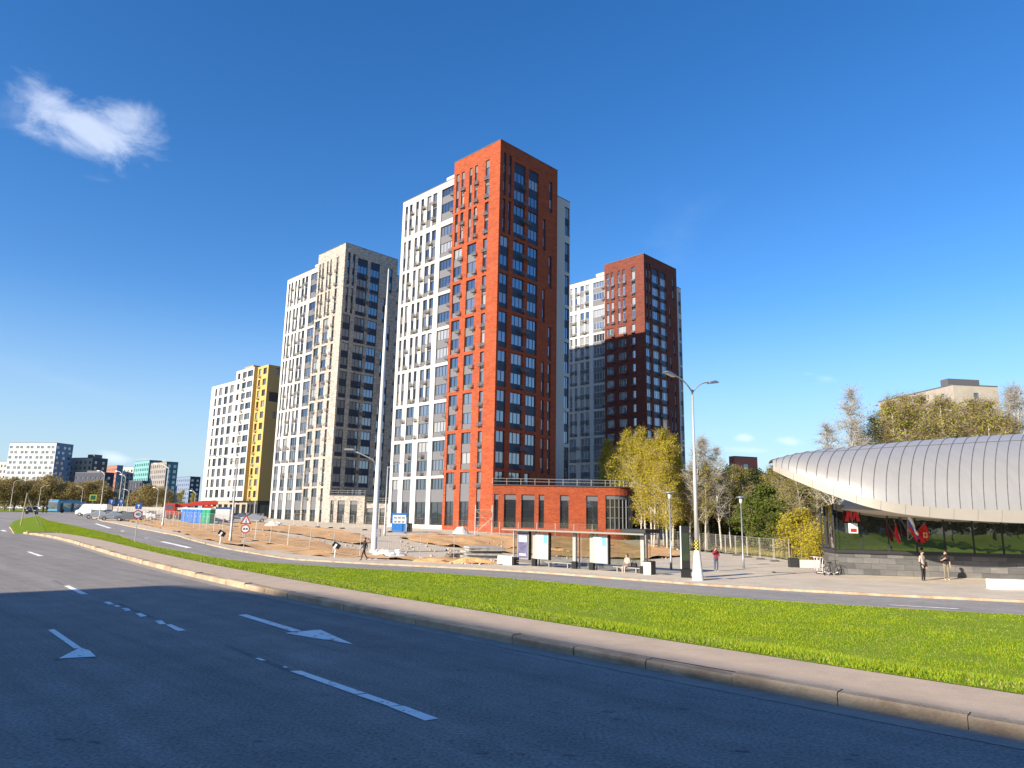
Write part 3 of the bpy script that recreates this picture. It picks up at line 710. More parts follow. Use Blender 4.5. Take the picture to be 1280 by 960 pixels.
# podiums (local frame of their tower)
def podium(T, B, wall, pts, top, ops, glass_from=None, name='shop_podium'):
    """pts: plan polyline in world; the front runs pts[0] > pts[1]"""
    inv = T.matrix_basis.inverted(); pl_ = [inv @ Vector((p[0], p[1], T.location.z)) for p in pts]
    mb = MB(); a, b = pl_[0], pl_[1]; d = (b-a); W = d.length; ang = math.atan2(d.y, d.x)
    F = Facade(B, mb, (a.x, a.y), ang, W, -2.5, top)
    for f0, f1, z1 in ops:
        F.add(f0*W, f1*W, .12, z1, [('s', z1-.12-.75), ('p'+'panel_grey', .75)])
    F.done()
    n = len(pl_)
    for i in range(1, n):
        p, q = pl_[i], pl_[(i+1) % n]
        z0 = -2.5
        if glass_from and glass_from[0] <= i < glass_from[1]:
            mb.face([(p.x,p.y,4.85),(q.x,q.y,4.85),(q.x,q.y,top),(p.x,p.y,top)]); mb.face([(p.x,p.y,-2.5),(q.x,q.y,-2.5),(q.x,q.y,.1),(p.x,p.y,.1)])
        else: mb.face([(p.x,p.y,z0),(q.x,q.y,z0),(q.x,q.y,top),(p.x,p.y,top)])
    mb.face([(p.x,p.y,top-.12) for p in pl_], 1)
    e = .06; c = sum((Vector((p.x,p.y,0)) for p in pl_), Vector())/n
    for i in range(n-1):
        p, q = pl_[i], pl_[i+1]; dv = (q-p); L_ = dv.length; mb.cbox(((p.x+q.x)/2,(p.y+q.y)/2,top+.045), (L_+.05,.34,.09), 1, math.atan2(dv.y,dv.x))
    o = mb.build(name, [M[wall], M['roofcap']], T)
    if glass_from:
        mg, mf, ms = MB(), MB(), MB()
        for i in range(*glass_from):
            p, q = pl_[i], pl_[i+1]; dv = (q-p).normalized(); nn = Vector((dv.y,-dv.x,0))
            a2, b2 = p - nn*.25, q - nn*.25
            mg.face([(a2.x,a2.y,.1),(b2.x,b2.y,.1),(b2.x,b2.y,4.3),(a2.x,a2.y,4.3)])
            an = math.atan2(dv.y, dv.x); mid = (a2+b2)/2; LL = (b2-a2).length
            mf.cbox((a2.x-nn.x*-.05,a2.y+nn.y*.05,2.2), (.09,.12,4.2), 0, an); mf.cbox((mid.x,mid.y,1.7),(LL,.12,.08),0,an); mf.cbox((mid.x,mid.y,.14),(LL,.12,.08),0,an); mf.cbox((mid.x,mid.y,3.2),(LL,.1,.06),0,an)
            ms.cbox((mid.x,mid.y,4.57),(LL,.2,.54),0,an)
        g = mf.build('curved_glazing', M['metal'], T); mg.build('pane', M['glass_shop'], g); ms.build('fascia_panel', M['panel_grey'], T)
    # roof railing
    mr = MB()
    path = [Vector((p.x,p.y,0)) for p in pl_[:-1]]
    for i in range(len(path)-1):
        p, q = path[i], path[i+1]; k = max(1, int((q-p).length/1.8))
        for z in (.55, .95): mr.tube([(p.x,p.y,top+z),(q.x,q.y,top+z)], .028, 4)
        for j in range(k): r = p.lerp(q, j/k); mr.tube([(r.x,r.y,top),(r.x,r.y,top+.95)], .028, 4)
    mr.build('roof_railing', M['galv'], T)
A1 = T1.location
def along(px, D): a = az(px, 660); return Vector((D*math.sin(a), D*math.cos(a)))
q0 = Vector((A1.x-.02, A1.y-.03)); q1 = along(757, 101.0); dq = (q1-q0).normalized()
ce = along(776, 103.0); arc = []
pe = along(793.5, 105.8)
cr = catmull([q1, along(775, 101.4), along(788, 102.8), pe, along(796.5, 108)], 3)
podium(T1, B1, 'red', [q0, q1] + cr[1:10] + [along(785, 121), along(700, 118)], 6.0,
       [((x0-616.5)/140.5, (x1-616.5)/140.5, 4.75) for x0, x1 in ((618.5,624),(631,646),(652.5,669),(674,681),(700.5,711.5),(733,748))], glass_from=(1, 10))
A2 = T2.location
q0 = Vector((A2.x-.02, A2.y-.03)); u2 = along(454, 141.5); u3 = along(500, 139)
podium(T2, B2, 'beige', [q0, u2, u2+Vector((7.5,7.5)), q0+Vector((9,9.2))], 6.6, [(.05,.145,5.6),(.25,.45,5.6),(.60,.80,5.6)])
u2b = along(454.3, 141.9)
podium(T2, B2, 'beige', [u2b, u3, u3+Vector((9,9)), u2b+Vector((9,9))], 5.2, [(.03,.27,4.2),(.42,.60,4.2),(.72,.92,4.2)])
A3 = T3.location
for T, B in ((T1,B1),(T2,B2),(T3,B3)): B.finish()
# ---------------------------------------------------------------- other buildings
def len_to(A, ang, azt):
    """length from A along ang until the sight line azt is met"""
    dx, dy = math.cos(ang), math.sin(ang); ta = math.tan(azt)
    return (A[0]-ta*A[1])/(ta*dy-dx)
def corner(u, v, D, zb):
    a = az(u, v); d = ray(u, v); return Vector((D*math.sin(a), D*math.cos(a), zb)), EYE + d.z/math.hypot(d.x, d.y)*D
# white and yellow block
A4, top4 = corner(336, 455.5, 176, -.3); H4 = top4 - A4.z
T4 = thing('apartment_block', 'white apartment block with a yellow end, left of the speckled tower', 'apartment block', A4, YAW)
B4 = Building(T4, dict(frame='frame_dark', panel='panel_grey', gl=[5,4,2]))
def T4w(x): return len_to(A4, YAW+math.pi/2, az(x, 500))
b_y, b_box, b_l = T4w(319), T4w(297), T4w(263.5)
fl = (H4-4.2)/12.0
mb = MB()
def rows(F, cols, n, z0=4.0, fl=fl, h=1.55, kinds=None):
    for r in range(n):
        for (a, b) in cols: F.add(a, b, z0+r*fl+.75, z0+r*fl+.75+h, [('w', h)])
def base_row(F, W, k):
    for i in range(k): F.add(W*(i+.15)/k, W*(i+.8)/k, .1, 3.1, [('s', 3.0)])
# yellow part (left face nearest the corner)
F = Facade(B4, mb, (0, b_y), -math.pi/2, b_y, 4.0, H4, m=0); rows(F, [(.12*b_y,.34*b_y),(.55*b_y,.86*b_y)], 12); F.done()
Wb = b_box-b_y; F = Facade(B4, mb, (-.9, b_box), -math.pi/2, Wb, 4.0, H4, m=1); rows(F, [(.10*Wb,.24*Wb),(.38*Wb,.60*Wb),(.66*Wb,.95*Wb)], 12); F.done()
for r in range(12):
    B4.basket(Facade(B4, MB(), (-.9, b_box), -math.pi/2, Wb, 0, 1), .5*Wb, 4.0+r*fl+.1); B4.basket(Facade(B4, MB(), (0, b_y), -math.pi/2, b_y, 0, 1), .3*b_y, 4.0+r*fl+.1)
mb.face([(-.9,b_y,4.0),(0,b_y,4.0),(0,b_y,H4),(-.9,b_y,H4)], 0); mb.face([(0,b_box,4.0),(-.9,b_box,4.0),(-.9,b_box,H4),(0,b_box,H4)], 1)
mb.face([(-.9,b_y,4.0),(-.9,b_box,4.0),(0,b_box,4.0),(0,b_y,4.0)], 1)
Wl = b_l-b_box; Hl = H4-1.9; F = Facade(B4, mb, (0, b_l), -math.pi/2, Wl, 4.0, Hl, m=1)
rows(F, [(.15*Wl,.22*Wl),(.30*Wl,.42*Wl),(.50*Wl,.62*Wl),(.70*Wl,.83*Wl),(.9*Wl,.95*Wl)], 11, h=2.05); F.done()
mb.face([(0,b_box,Hl),(8,b_box,Hl),(8,b_box,H4),(0,b_box,H4)], 1)
b_e = T4w(253); mb.box(2.5, 9, b_l, b_e, 4.0, H4-7.6, 1)
wr = len_to(A4, YAW, az(352, 470)); F = Facade(B4, mb, (0,0), 0, wr+9, 4.0, H4, m=2)
for r in (7, 11): F.add(wr*.55, wr*.95, 4.0+r*fl+.75, 4.0+r*fl+2.3, [('w', 1.55)])
F.done()
# ground storey, brown and set in a little
g = MB(); F = Facade(B4, g, (.25, b_y), -math.pi/2, b_y-.25, -2, 4.0, m=0); base_row(F, b_y-.25, 3); F.done()
F = Facade(B4, g, (.25, b_l), -math.pi/2, b_l-b_y, -2, 4.0, m=1); base_row(F, b_l-b_y, 8); F.done()
F = Facade(B4, g, (.25,.25), 0, 14, -2, 4.0, m=0); base_row(F, 14, 3); F.done()
g.build('ground_storey', [M['frame_dark'], mat('brown cladding', (.34,.28,.22), .8)], T4)
mb.face([(0,0,H4-.3),(14,0,H4-.3),(14,b_l,H4-.3),(0,b_l,H4-.3)][::1], 3) if 0 else None
mb.box(.2, 14, .2, b_box-.2, H4-.6, H4-.05, 3); mb.box(.2, 14, b_box, b_l-.1, Hl-.6, Hl-.05, 3); mb.box(-.95, .15, b_y, b_box+.02, H4+.001, H4+.1, 1)
mb.box(2, 6, b_box-3, b_box+2, H4-.1, H4+1.9, 2)
mb.build('walls', [M['yellow'], M['white'], mat('shaded yellow render', (.38,.27,.11), .8), M['roofcap']], T4)  # tan wall is the yellow with its shade put into the colour
st = MB(); st.box(wr*.2, wr*1.6, -.03, .02, 4.0+9*fl-.6, 4.0+9*fl+1.7); st.build('dark_band', M['frame_dark'], T4)
B4.finish()

# the far district on the left and the blocks beyond the trees on the right
def far_block(name, label, uc, v, ul, ur, D, wl, wr_, fl, win=(1.6,1.5), step=3.2, frame='frame_dark', gl=(6,3,1), zb=-.5, roof_box=None, chess=False, cat='apartment block', yaw=YAW, lim=100, skip=0):
    A, top = corner(uc, v, D, zb); H = top-zb; root = thing(name, label, cat, A, yaw)
    B = Building(root, dict(frame=frame, gl=list(gl))); mb = MB()
    Ll = len_to(A, yaw+math.pi/2, az(ul, v+10)) if ul is not None else 20; Lr = len_to(A, yaw, az(ur, v+10))
    n = max(1, int((H-2)/fl))
    for F, L_ in ((Facade(B, mb, (0, Ll), -math.pi/2, Ll, -2, H, m=0, depth=.2), Ll), (Facade(B, mb, (0,0), 0, Lr, -2, H, m=1, depth=.2), Lr)):
        k = max(1, int(L_/step))
        for r in range(skip, n):
            for i in range(k):
                ww = min(win[0], L_/k*.8); o = (.22*(L_/k) if (chess and (r+i) % 2) else 0) - (.1*L_/k if chess else 0)
                c = L_*(i+.5)/k + o; z = H-1.0-(r+1)*fl+.9
                if c-ww/2 < .2 or c+ww/2 > L_-.2: continue
                if z > .3: F.add(c-ww/2, c+ww/2, z, z+win[1], [('w', win[1])])
        F.done()
    mb.face([(Lr,0,-2),(Lr,Ll,-2),(Lr,Ll,H),(Lr,0,H)], 1); mb.face([(Lr,Ll,-2),(0,Ll,-2),(0,Ll,H),(Lr,Ll,H)], 0)
    mb.box(.0, Lr, 0, Ll, H+.002, H+.35, 2); 
    if roof_box: x0, x1, y0, y1, h = roof_box; mb.box(x0*Lr, x1*Lr, y0*Ll, y1*Ll, H+.36, H+h, 2)
    mb.build('walls', [wl if not isinstance(wl, str) else M[wl], wr_ if not isinstance(wr_, str) else M[wr_], M['roofcap']], root)
    B.finish(lim); return root
teal = mat('teal cladding', (.15,.36,.36), .7); teal_shaded = mat('shaded teal cladding', (.06,.19,.22), .7); navy = mat('navy cladding', (.03,.034,.06), .7)  # the darker teal is the same teal with side shade put in
tan_ = mat('tan cladding', (.36,.31,.25), .8); orange = mat('coral cladding', (.36,.14,.09), .8); bluegrey = mat('blue grey cladding', (.16,.22,.33), .7)
gbrown = mat('grey brown cladding', (.27,.235,.21), .8); dkgrey = mat('shaded wall grey', (.05,.065,.085), .7)  # dkgrey goes on right walls, their shade put into the colour
far_block('white_block', 'wide white block with staggered dark windows at the far left', 71, 554, 11, 91, 478, 'white_blue', bluegrey, 2.95, (2.0,1.6), 3.2, chess=True, gl=(8,2,0), yaw=R(80))
far_block('beige_block', 'beige block cut by the left edge of the picture', 9.5, 577, -22, 14, 500, 'cream', dkgrey, 3.2, (1.5,1.6), 3.0, yaw=R(68))
far_block('dark_sided_block', 'beige block with a dark side beside the wide white one', 116, 572.5, 87, 134, 485, tan_, dkgrey, 3.3, (1.6,1.7), 3.4, yaw=R(68), roof_box=(.1,.6,.0,.3,2.2))
far_block('low_navy_block', 'low dark navy block behind the brown bushes', 131, 591, 93, 142, 435, navy, navy, 3.3, (1.6,1.4), 3.6, yaw=R(68), gl=(6,2,1), roof_box=(.0,.5,.2,.6,1.2))
far_block('coral_block', 'small coral red block with a blue grey side', 146.5, 582, 133, 153, 551, orange, bluegrey, 3.2, (1.8,1.6), 3.4, frame='frame_light')
far_block('pale_block', 'narrow pale cream block next to the coral one', 167.5, 584, 153, 170, 565, 'cream', gbrown, 3.2, (1.4,1.6), 3.2, yaw=R(68))
far_block('teal_block', 'teal block with a shaded teal side among the far buildings', 187, 575.5, 168, 202, 507, teal, teal_shaded, 3.2, (1.5,1.7), 3.2)
far_block('navy_office', 'low navy block in front of the teal one', 178, 601.5, 160, 186, 449, navy, dkgrey, 3.3, (1.0,2.3), 2.0, yaw=R(68))
far_block('grey_brown_block', 'grey brown block with a dark teal side right of the teal block', 208.5, 577.5, 188, 222, 471, gbrown, teal_shaded, 3.2, (1.7,1.9), 3.0, frame='frame_light')
far_block('low_blue_block', 'low blue grey block touching the white and yellow one', 238, 596, 218, 250, 551, bluegrey, dkgrey, 3.2, (1.6,1.6), 3.2, frame='frame_light')
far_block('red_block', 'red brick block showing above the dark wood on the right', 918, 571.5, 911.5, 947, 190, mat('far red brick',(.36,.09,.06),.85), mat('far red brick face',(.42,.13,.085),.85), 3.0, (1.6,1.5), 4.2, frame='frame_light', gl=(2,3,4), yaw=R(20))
far_block('panel_block', 'grey concrete panel block rising behind the bare birches', 1191, 481.5, 1097, 1248, 205, mat('shaded weathered panel',(.36,.32,.28),.9,noise_s=.3,noise_a=.15), mat('sunlit panel',(.42,.37,.30),.9,noise_s=.4,noise_a=.12), 3.0, (1.5,1.4), 6.5, yaw=R(8), zb=-2, roof_box=(.0,.7,.05,.14,2.0))  # one panel in two tones: sun and shade put into the wall colours
# buildings behind the viewer: one throws the road's shade, the row is what the pavilion glass mirrors
C0 = Vector((-7.3,15.8)); C1 = Vector((-3.6,14.0)); C2 = Vector((4.3,5.95)); HB = 15.0; Ld = HB/math.tan(SUN_EL); sd = Vector((-sh.x,-sh.y))
C0, C1, C2 = [c - sd*Ld for c in (C0, C1, C2)]; C3 = C2 + (C2-C1).normalized()*60
T = thing('street_block', 'long plain block behind the viewer whose shade covers the road', 'building', (C0.x, C0.y, 0)); mb = MB()
P = [(c.x-C0.x, c.y-C0.y) for c in (C0, C1, C2, C3, C3-sd*16, C0-sd*16)]
mb.prism(P, -1, HB, 0, 1); mb.build('walls', [M['cream'], M['roofcap']], T)
mb = MB(); mb.cbox((0,0,0), (1.5,.12,1.6)); wm = mb.mesh('window', M['glassA'])
e = (C3-C1); an = math.atan2(e.y, e.x); nrm = Vector((-e.y, e.x)).normalized()
if nrm.dot(sd) < 0: nrm = -nrm
for i in range(24):
    for j in range(4):
        c = C1.lerp(C3, (i+.5)/24) + nrm*.0 - C0
        o = link(wm, 'window', T); o.location = (c.x, c.y, 2.2+j*3.2); o.rotation_euler = (0,0,an)
# ---------------------------------------------------------------- metro pavilion
def at_y(u, v, D):
    d = ray(u, v); t = D/d.y; return Vector((d.x*t, D, EYE + d.z*t))
PVZ = gp(1150, 722).z
Tm = thing('metro_pavilion', 'glazed metro entrance hall under a curved silver seamed roof', 'metro station', (0,0,0))
Fp = [(966,582,46.0),(993,591,44.0),(1046,611,42.2),(1099,625.5,41.0),(1166,634,40.5),(1280,638,40.1),(1420,637,40.0),(1640,626,40.0)]
Bp = [(966,588,46.0),(993,600.5,44.0),(1046,621,42.2),(1099,637,41.0),(1166,647,40.5),(1280,654,40.1),(1420,656,40.0),(1640,646,40.0)]
Rp = [(966,574,47.2),(1014,566.5,50.0),(1075,561,51.5),(1127,556,52.2),(1188,551.5,52.6),(1292,545.5,52.8),(1430,541,52.8),(1650,536,52.8)]
def c3(P, n):
    Q = [at_y(*p) for p in P]; Q = [Q[0]*2-Q[1]] + Q + [Q[-1]*2-Q[-2]]; out = []
    for i in range(1, len(Q)-2):
        for k in range(n):
            t = k/n; a, b, c, d = Q[i-1:i+3]
            out.append(0.5*((2*b)+(c-a)*t+(2*a-5*b+4*c-d)*t*t+(-a+3*b-3*c+d)*t*t*t))
    return out + [Q[-2]]
def res3(P, n):
    P = np.array([list(p) for p in P]); d = np.r_[0, np.cumsum(np.linalg.norm(np.diff(P, axis=0), axis=1))]; s = np.linspace(0, d[-1], n)
    return [Vector((np.interp(q,d,P[:,0]), np.interp(q,d,P[:,1]), np.interp(q,d,P[:,2]))) for q in s]
NS_ = 220
raw = list(zip(c3(Fp, 24), c3(Bp, 24), c3(Rp, 24)))
dist = np.r_[0, np.cumsum([(raw[i+1][0]-raw[i][0]).length for i in range(len(raw)-1)])]
def at_s(s):
    i = min(int(np.searchsorted(dist, s, 'right'))-1, len(raw)-2); i = max(i, 0); k = (s-dist[i])/(dist[i+1]-dist[i])
    return [raw[i][j].lerp(raw[i+1][j], k) for j in range(3)]
def prof(F_, R_, th):
    a = 1-math.cos(th); b = math.sin(th); q = F_.lerp(R_, a); return Vector((q.x, q.y, F_.z + (R_.z-F_.z)*b))
KS = 16; mb = MB(); rows_ = []
SS = np.linspace(0, dist[-1], NS_)
for s in SS:
    F_, Bt, R_ = at_s(s)
    ring = [prof(F_, R_, k/KS*math.pi/2) for k in range(KS+1)]
    back = F_ + (R_-F_)*1.0; yb = R_.y + (R_.y-F_.y)*.9
    for k in range(1, 7):
        th = k/6*math.pi/2; q_ = min(1, max(0, (F_.x-19.8)/5)); q_ = q_*q_*(3-2*q_); ze = (R_.z-.25)*(1-q_) + F_.z*q_; ye = R_.y+.8 + (yb-R_.y-.8)*q_; ring.append(Vector((R_.x, R_.y + (ye-R_.y)*math.sin(th), ze + (R_.z-ze)*math.cos(th))))
    rows_.append([mb.pt(p) for p in ring])
for a, b in zip(rows_, rows_[1:]):
    for k in range(len(a)-1): mb.f.append([a[k], b[k], b[k+1], a[k+1]]); mb.m.append(0)
mb.f.append(rows_[-1]); mb.m.append(0)
silver = mat('silver roof sheet', (.42,.40,.37), .42, .35, noise_s=.6, noise_a=.05, stretch=(3,1,1))
shell = mb.build('roof_shell', [silver], Tm, smooth=True)
sm = MB(); s = .35
while s < dist[-1]:
    F_, Bt, R_ = at_s(s); sm.tube([prof(F_, R_, k/20*math.pi/2) + Vector((0,-.012,.012)) for k in range(21)], .017, 4); s += .66
hz = [prof(*[at_s(q)[j] for j in (0, 2)], R(52)) + Vector((0,-.01,.01)) for q in SS[::3]]; sm.tube(hz, .018, 4)
sm.build('seam', mat('roof seam', (.12,.11,.10), .6), Tm)
fb = MB(); sf = MB(); fj = MB()
fr = [at_s(q) for q in SS]
for a, b in zip(fr, fr[1:]): fb.face([a[1], b[1], b[0]+Vector((0,-.05,0)), a[0]+Vector((0,-.05,0))]); fb.face([a[0]+Vector((0,-.05,0)), b[0]+Vector((0,-.05,0)), b[0]+Vector((0,.1,.02)), a[0]+Vector((0,.1,.02))])
s = .8
while s < dist[-1]: F_, Bt, R_ = at_s(s); fj.tube([Bt+Vector((0,-.004,0)), F_+Vector((0,-.054,0))], .012, 4); s += 1.3
fo = fb.build('fascia', [mat('fascia panel', (.37,.34,.29), .5, .1, noise_s=.8, noise_a=.05)], Tm); fj.build('panel_joints', M['metal'], fo)
# glass hall
W1 = gp(1047, 719.6); W2 = gp(1280, 725.4); W0 = at_y(1031, 715, W1.y+3.0); W0.z = PVZ
dW = (W2-W1); dW.z = 0; dW.normalize(); W3 = W1 + dW*34; Wb = W0 + Vector((W0.x+.9, W0.y, 0)).normalized()*12.5
plan = [Wb, W0, W1, W3, W3+Vector((0,14,0))]
def soff_z(p):      # underside of the roof above a plan point
    best = min(fr, key=lambda t: (t[1].x-p.x)**2); return best[1].z + .06
def inner(t):
    F_, Bt, R_ = t; k = min(1, max(0, (F_.x-(W1.x-.9))/1.3)); wall = Vector((Bt.x+.2, max(W1.y+.6, Bt.y+.3), Bt.z+.15)); tip = R_ + Vector((0,0,-.12-.4*min(1,max(0,(F_.x-17)/3))))
    return tip.lerp(wall, k*k*(3-2*k))
for a, b in zip(fr, fr[1:]):
    sf.face([a[1], inner(a), inner(b), b[1]])
sf.build('soffit', mat('soffit panel', (.46,.42,.355), .5), Tm)
plz = PVZ + 1.42
mp_ = MB(); mc = MB()
for a, b in zip(plan, plan[1:]):
    d = (b-a); L_ = Vector((d.x,d.y)).length; an = math.atan2(d.y, d.x)
    c = (a+b)/2; nn = Vector((math.sin(an), -math.cos(an), 0))
    mp_.face([(a.x,a.y,PVZ-.6),(b.x,b.y,PVZ-.6),(b.x,b.y,plz),(a.x,a.y,plz)])
    mc.cbox((c.x-nn.x*.06, c.y-nn.y*.06, plz+.085), (L_+.3, .42, .19), 0, an)
granite = brick('granite slabs', (.085,.085,.085), (.17,.165,.16), (.035,.035,.035), 1, 1.18, .355, .008, .35, .1, .3)
mp_.build('granite_plinth', [granite], Tm); mc.build('coping', mat('dark coping', (.03,.03,.033), .4), Tm)
def glass_run(a, b, n):
    for i in range(n):
        p, q = a.lerp(b, i/n), a.lerp(b, (i+1)/n); d = (q-p); an = math.atan2(d.y,d.x); nn = Vector((math.sin(an), -math.cos(an), 0))*-.22
        g = MB(); m = MB(); e = d.normalized()*.03; zp, zq = soff_z(p)+.4, soff_z(q)+.4
        g.face([(p.x+e.x+nn.x,p.y+e.y+nn.y,plz+.2),(q.x-e.x+nn.x,q.y-e.y+nn.y,plz+.2),(q.x-e.x+nn.x,q.y-e.y+nn.y,zq),(p.x+e.x+nn.x,p.y+e.y+nn.y,zp)])
        g.build('glass_pane', M['glass_metro'], Tm)
        m.cbox((p.x+nn.x,p.y+nn.y,(plz+.18+zp)/2), (.06,.16,zp-plz-.2), 0, an); m.build('mullion', M['dark'], Tm)
glass_run(W0, W1, 1); glass_run(W1, W3, 21); glass_run(Wb, W0, 5)
cb = MB()
for p in (W0, W1): cb.tube([(p.x,p.y+.12,plz+.19),(p.x,p.y+.12,soff_z(p)+.3)], .06, 8)
cb.build('corner_column', M['dark'], Tm)
bk = MB(); bk.box(W0.x+6.5, W3.x, W1.y+4.0, W1.y+14, PVZ-.5, soff_z(W3)+.2); bk.build('inner_wall', M['dark'], Tm)
# the M sign
wy = lambda u: (lambda d: (W1.y-dW.y/dW.x*W1.x)/(1-dW.y/dW.x*d.x/d.y))(ray(u, 660))
sgp = at_y(1065.5, 646, wy(1065.5)-.35)
Ts = thing('metro_sign', 'small red letter M metro sign hanging at the glass corner', 'sign', (sgp.x, sgp.y, sgp.z-.3))
mb = MB(); h = .78; wd = .30
for sx in (-1, 1):
    mb.cbox((sx*wd, 0, h/2), (.17,.10,h), 0, 0, -sx*.22); mb.cbox((sx*.13, -.002, h*.55), (.14,.11,h*.8), 0, 0, sx*.32)
redS = mat('sign red', (.55,.02,.025), .4); whiteS = mat('sign white', (.8,.8,.78), .4)
mb.build('letter', redS, Ts); mb = MB(); mb.box(-.28,.28,-.05,.05,-.75,-.12); p_ = mb.build('sign_board', whiteS, Ts); mb = MB(); mb.box(-.20,.20,-.058,-.051,-.68,-.45); mb.build('red_field', redS, p_)
mb = MB(); mb.tube([(0,.06,-.7),(0,.06,h),(0,.06,h+.5)], .025, 6); mb.build('hanger', M['metal'], Ts)
# flags on brackets of the pavilion front
fp = at_y(1131, 668, wy(1131)-.12)
flag_white = mat('flag white', (.75,.75,.75), .8); flag_blue = mat('flag blue', (.03,.10,.45), .8); flag_red = mat('flag red', (.55,.015,.025), .8); gold = mat('flag gold', (.65,.5,.25), .6)
def flag(name, label, dx, lean, cols, emblem=False):
    L0 = 1.85 if len(cols) == 3 else 1.45
    T = thing(name, label, 'flag', (fp.x+dx, fp.y-.1-(.28 if len(cols) == 3 else 0), fp.z-.35), 0, 'flags on the pavilion front')
    L_ = L0; tip = Vector((lean*L_, -.45, math.sqrt(max(.1, L_*L_*(1-lean*lean)-.2)))); mp = MB(); mp.tube([(0,.1,0), tuple(tip)], .018, 6); mp.lathe([(0.001,-.02),(.035,0),(.001,.05)], 8, 0, tip); mp.build('pole', M['galv'], T)
    mb = MB(); nu, nv = 10, 12; g = []
    for j in range(nu+1):          # along the pole from the tip
        r = []
        for i in range(nv+1):      # drop of the cloth
            k = .98-.58*j/nu; p = tip*k; f = i/nv; fold = .10*math.sin(j*1.7+f*4)*f
            dr = .66*L0*f; side = (.22 if lean >= 0 else .5 if len(cols) == 3 else .12)*f
            r.append(mb.pt((p.x + side*(1 if lean >= 0 or len(cols) == 3 else -.1) + fold*.6, p.y - fold - .02, p.z - dr*(1-.25*j/nu))))
        g.append(r)
    for j in range(nu):
        for i in range(nv):
            mb.f.append([g[j][i], g[j][i+1], g[j+1][i+1], g[j+1][i]]); mb.m.append(min(len(cols)-1, int((j if len(cols) == 3 else i*0)/nu*len(cols))))
    c = mb.build('cloth', cols, T, smooth=True); sd_ = c.modifiers.new('thick', 'SOLIDIFY'); sd_.thickness = .006
    if emblem:
        e = MB(); q = tip*.70 + Vector((.16,-.16,-.45)); e.cbox(q, (.26,.012,.32), 0); e.cbox(q+Vector((0,-.008,0)), (.14,.012,.2), 1); e.build('emblem', [gold, flag_red], c)
flag('flag', 'left drooping red flag on the pavilion glass', -.30, -.42, [flag_red])
flag('flag', 'white blue and red striped flag between two red ones', .02, -.10, [flag_white, flag_blue, flag_red])
flag('flag', 'right red flag with a golden emblem, spread to the right', .26, .55, [flag_red], True)

# ---------------------------------------------------------------- trees
bark_w = mat('birch bark', (.62,.58,.50), .85, noise_s=4, col2=(.22,.19,.16), stretch=(1,1,3)); bark_b = mat('brown bark', (.22,.155,.10), .9, noise_s=4, noise_a=.3)
twig_w = mat('pale twigs', (.31,.28,.235), .9); twig_y = mat('ochre twigs', (.30,.22,.07), .9); twig_b = mat('brown twigs', (.20,.14,.085), .9)
L_y = leafmat('spring leaves', (.52,.44,.03), (.37,.33,.022), .45); L_g = leafmat('mid green leaves', (.075,.115,.018), (.13,.155,.02), .3); L_d = leafmat('dark leaves', (.032,.048,.014), (.060,.075,.018), .2)
L_o = leafmat('olive leaves', (.38,.34,.055), (.26,.27,.04), .42); L_br = leafmat('brown budding leaves', (.38,.29,.11), (.28,.235,.075), .35); L_p = leafmat('pale buds', (.27,.25,.15), (.20,.19,.10), .3)
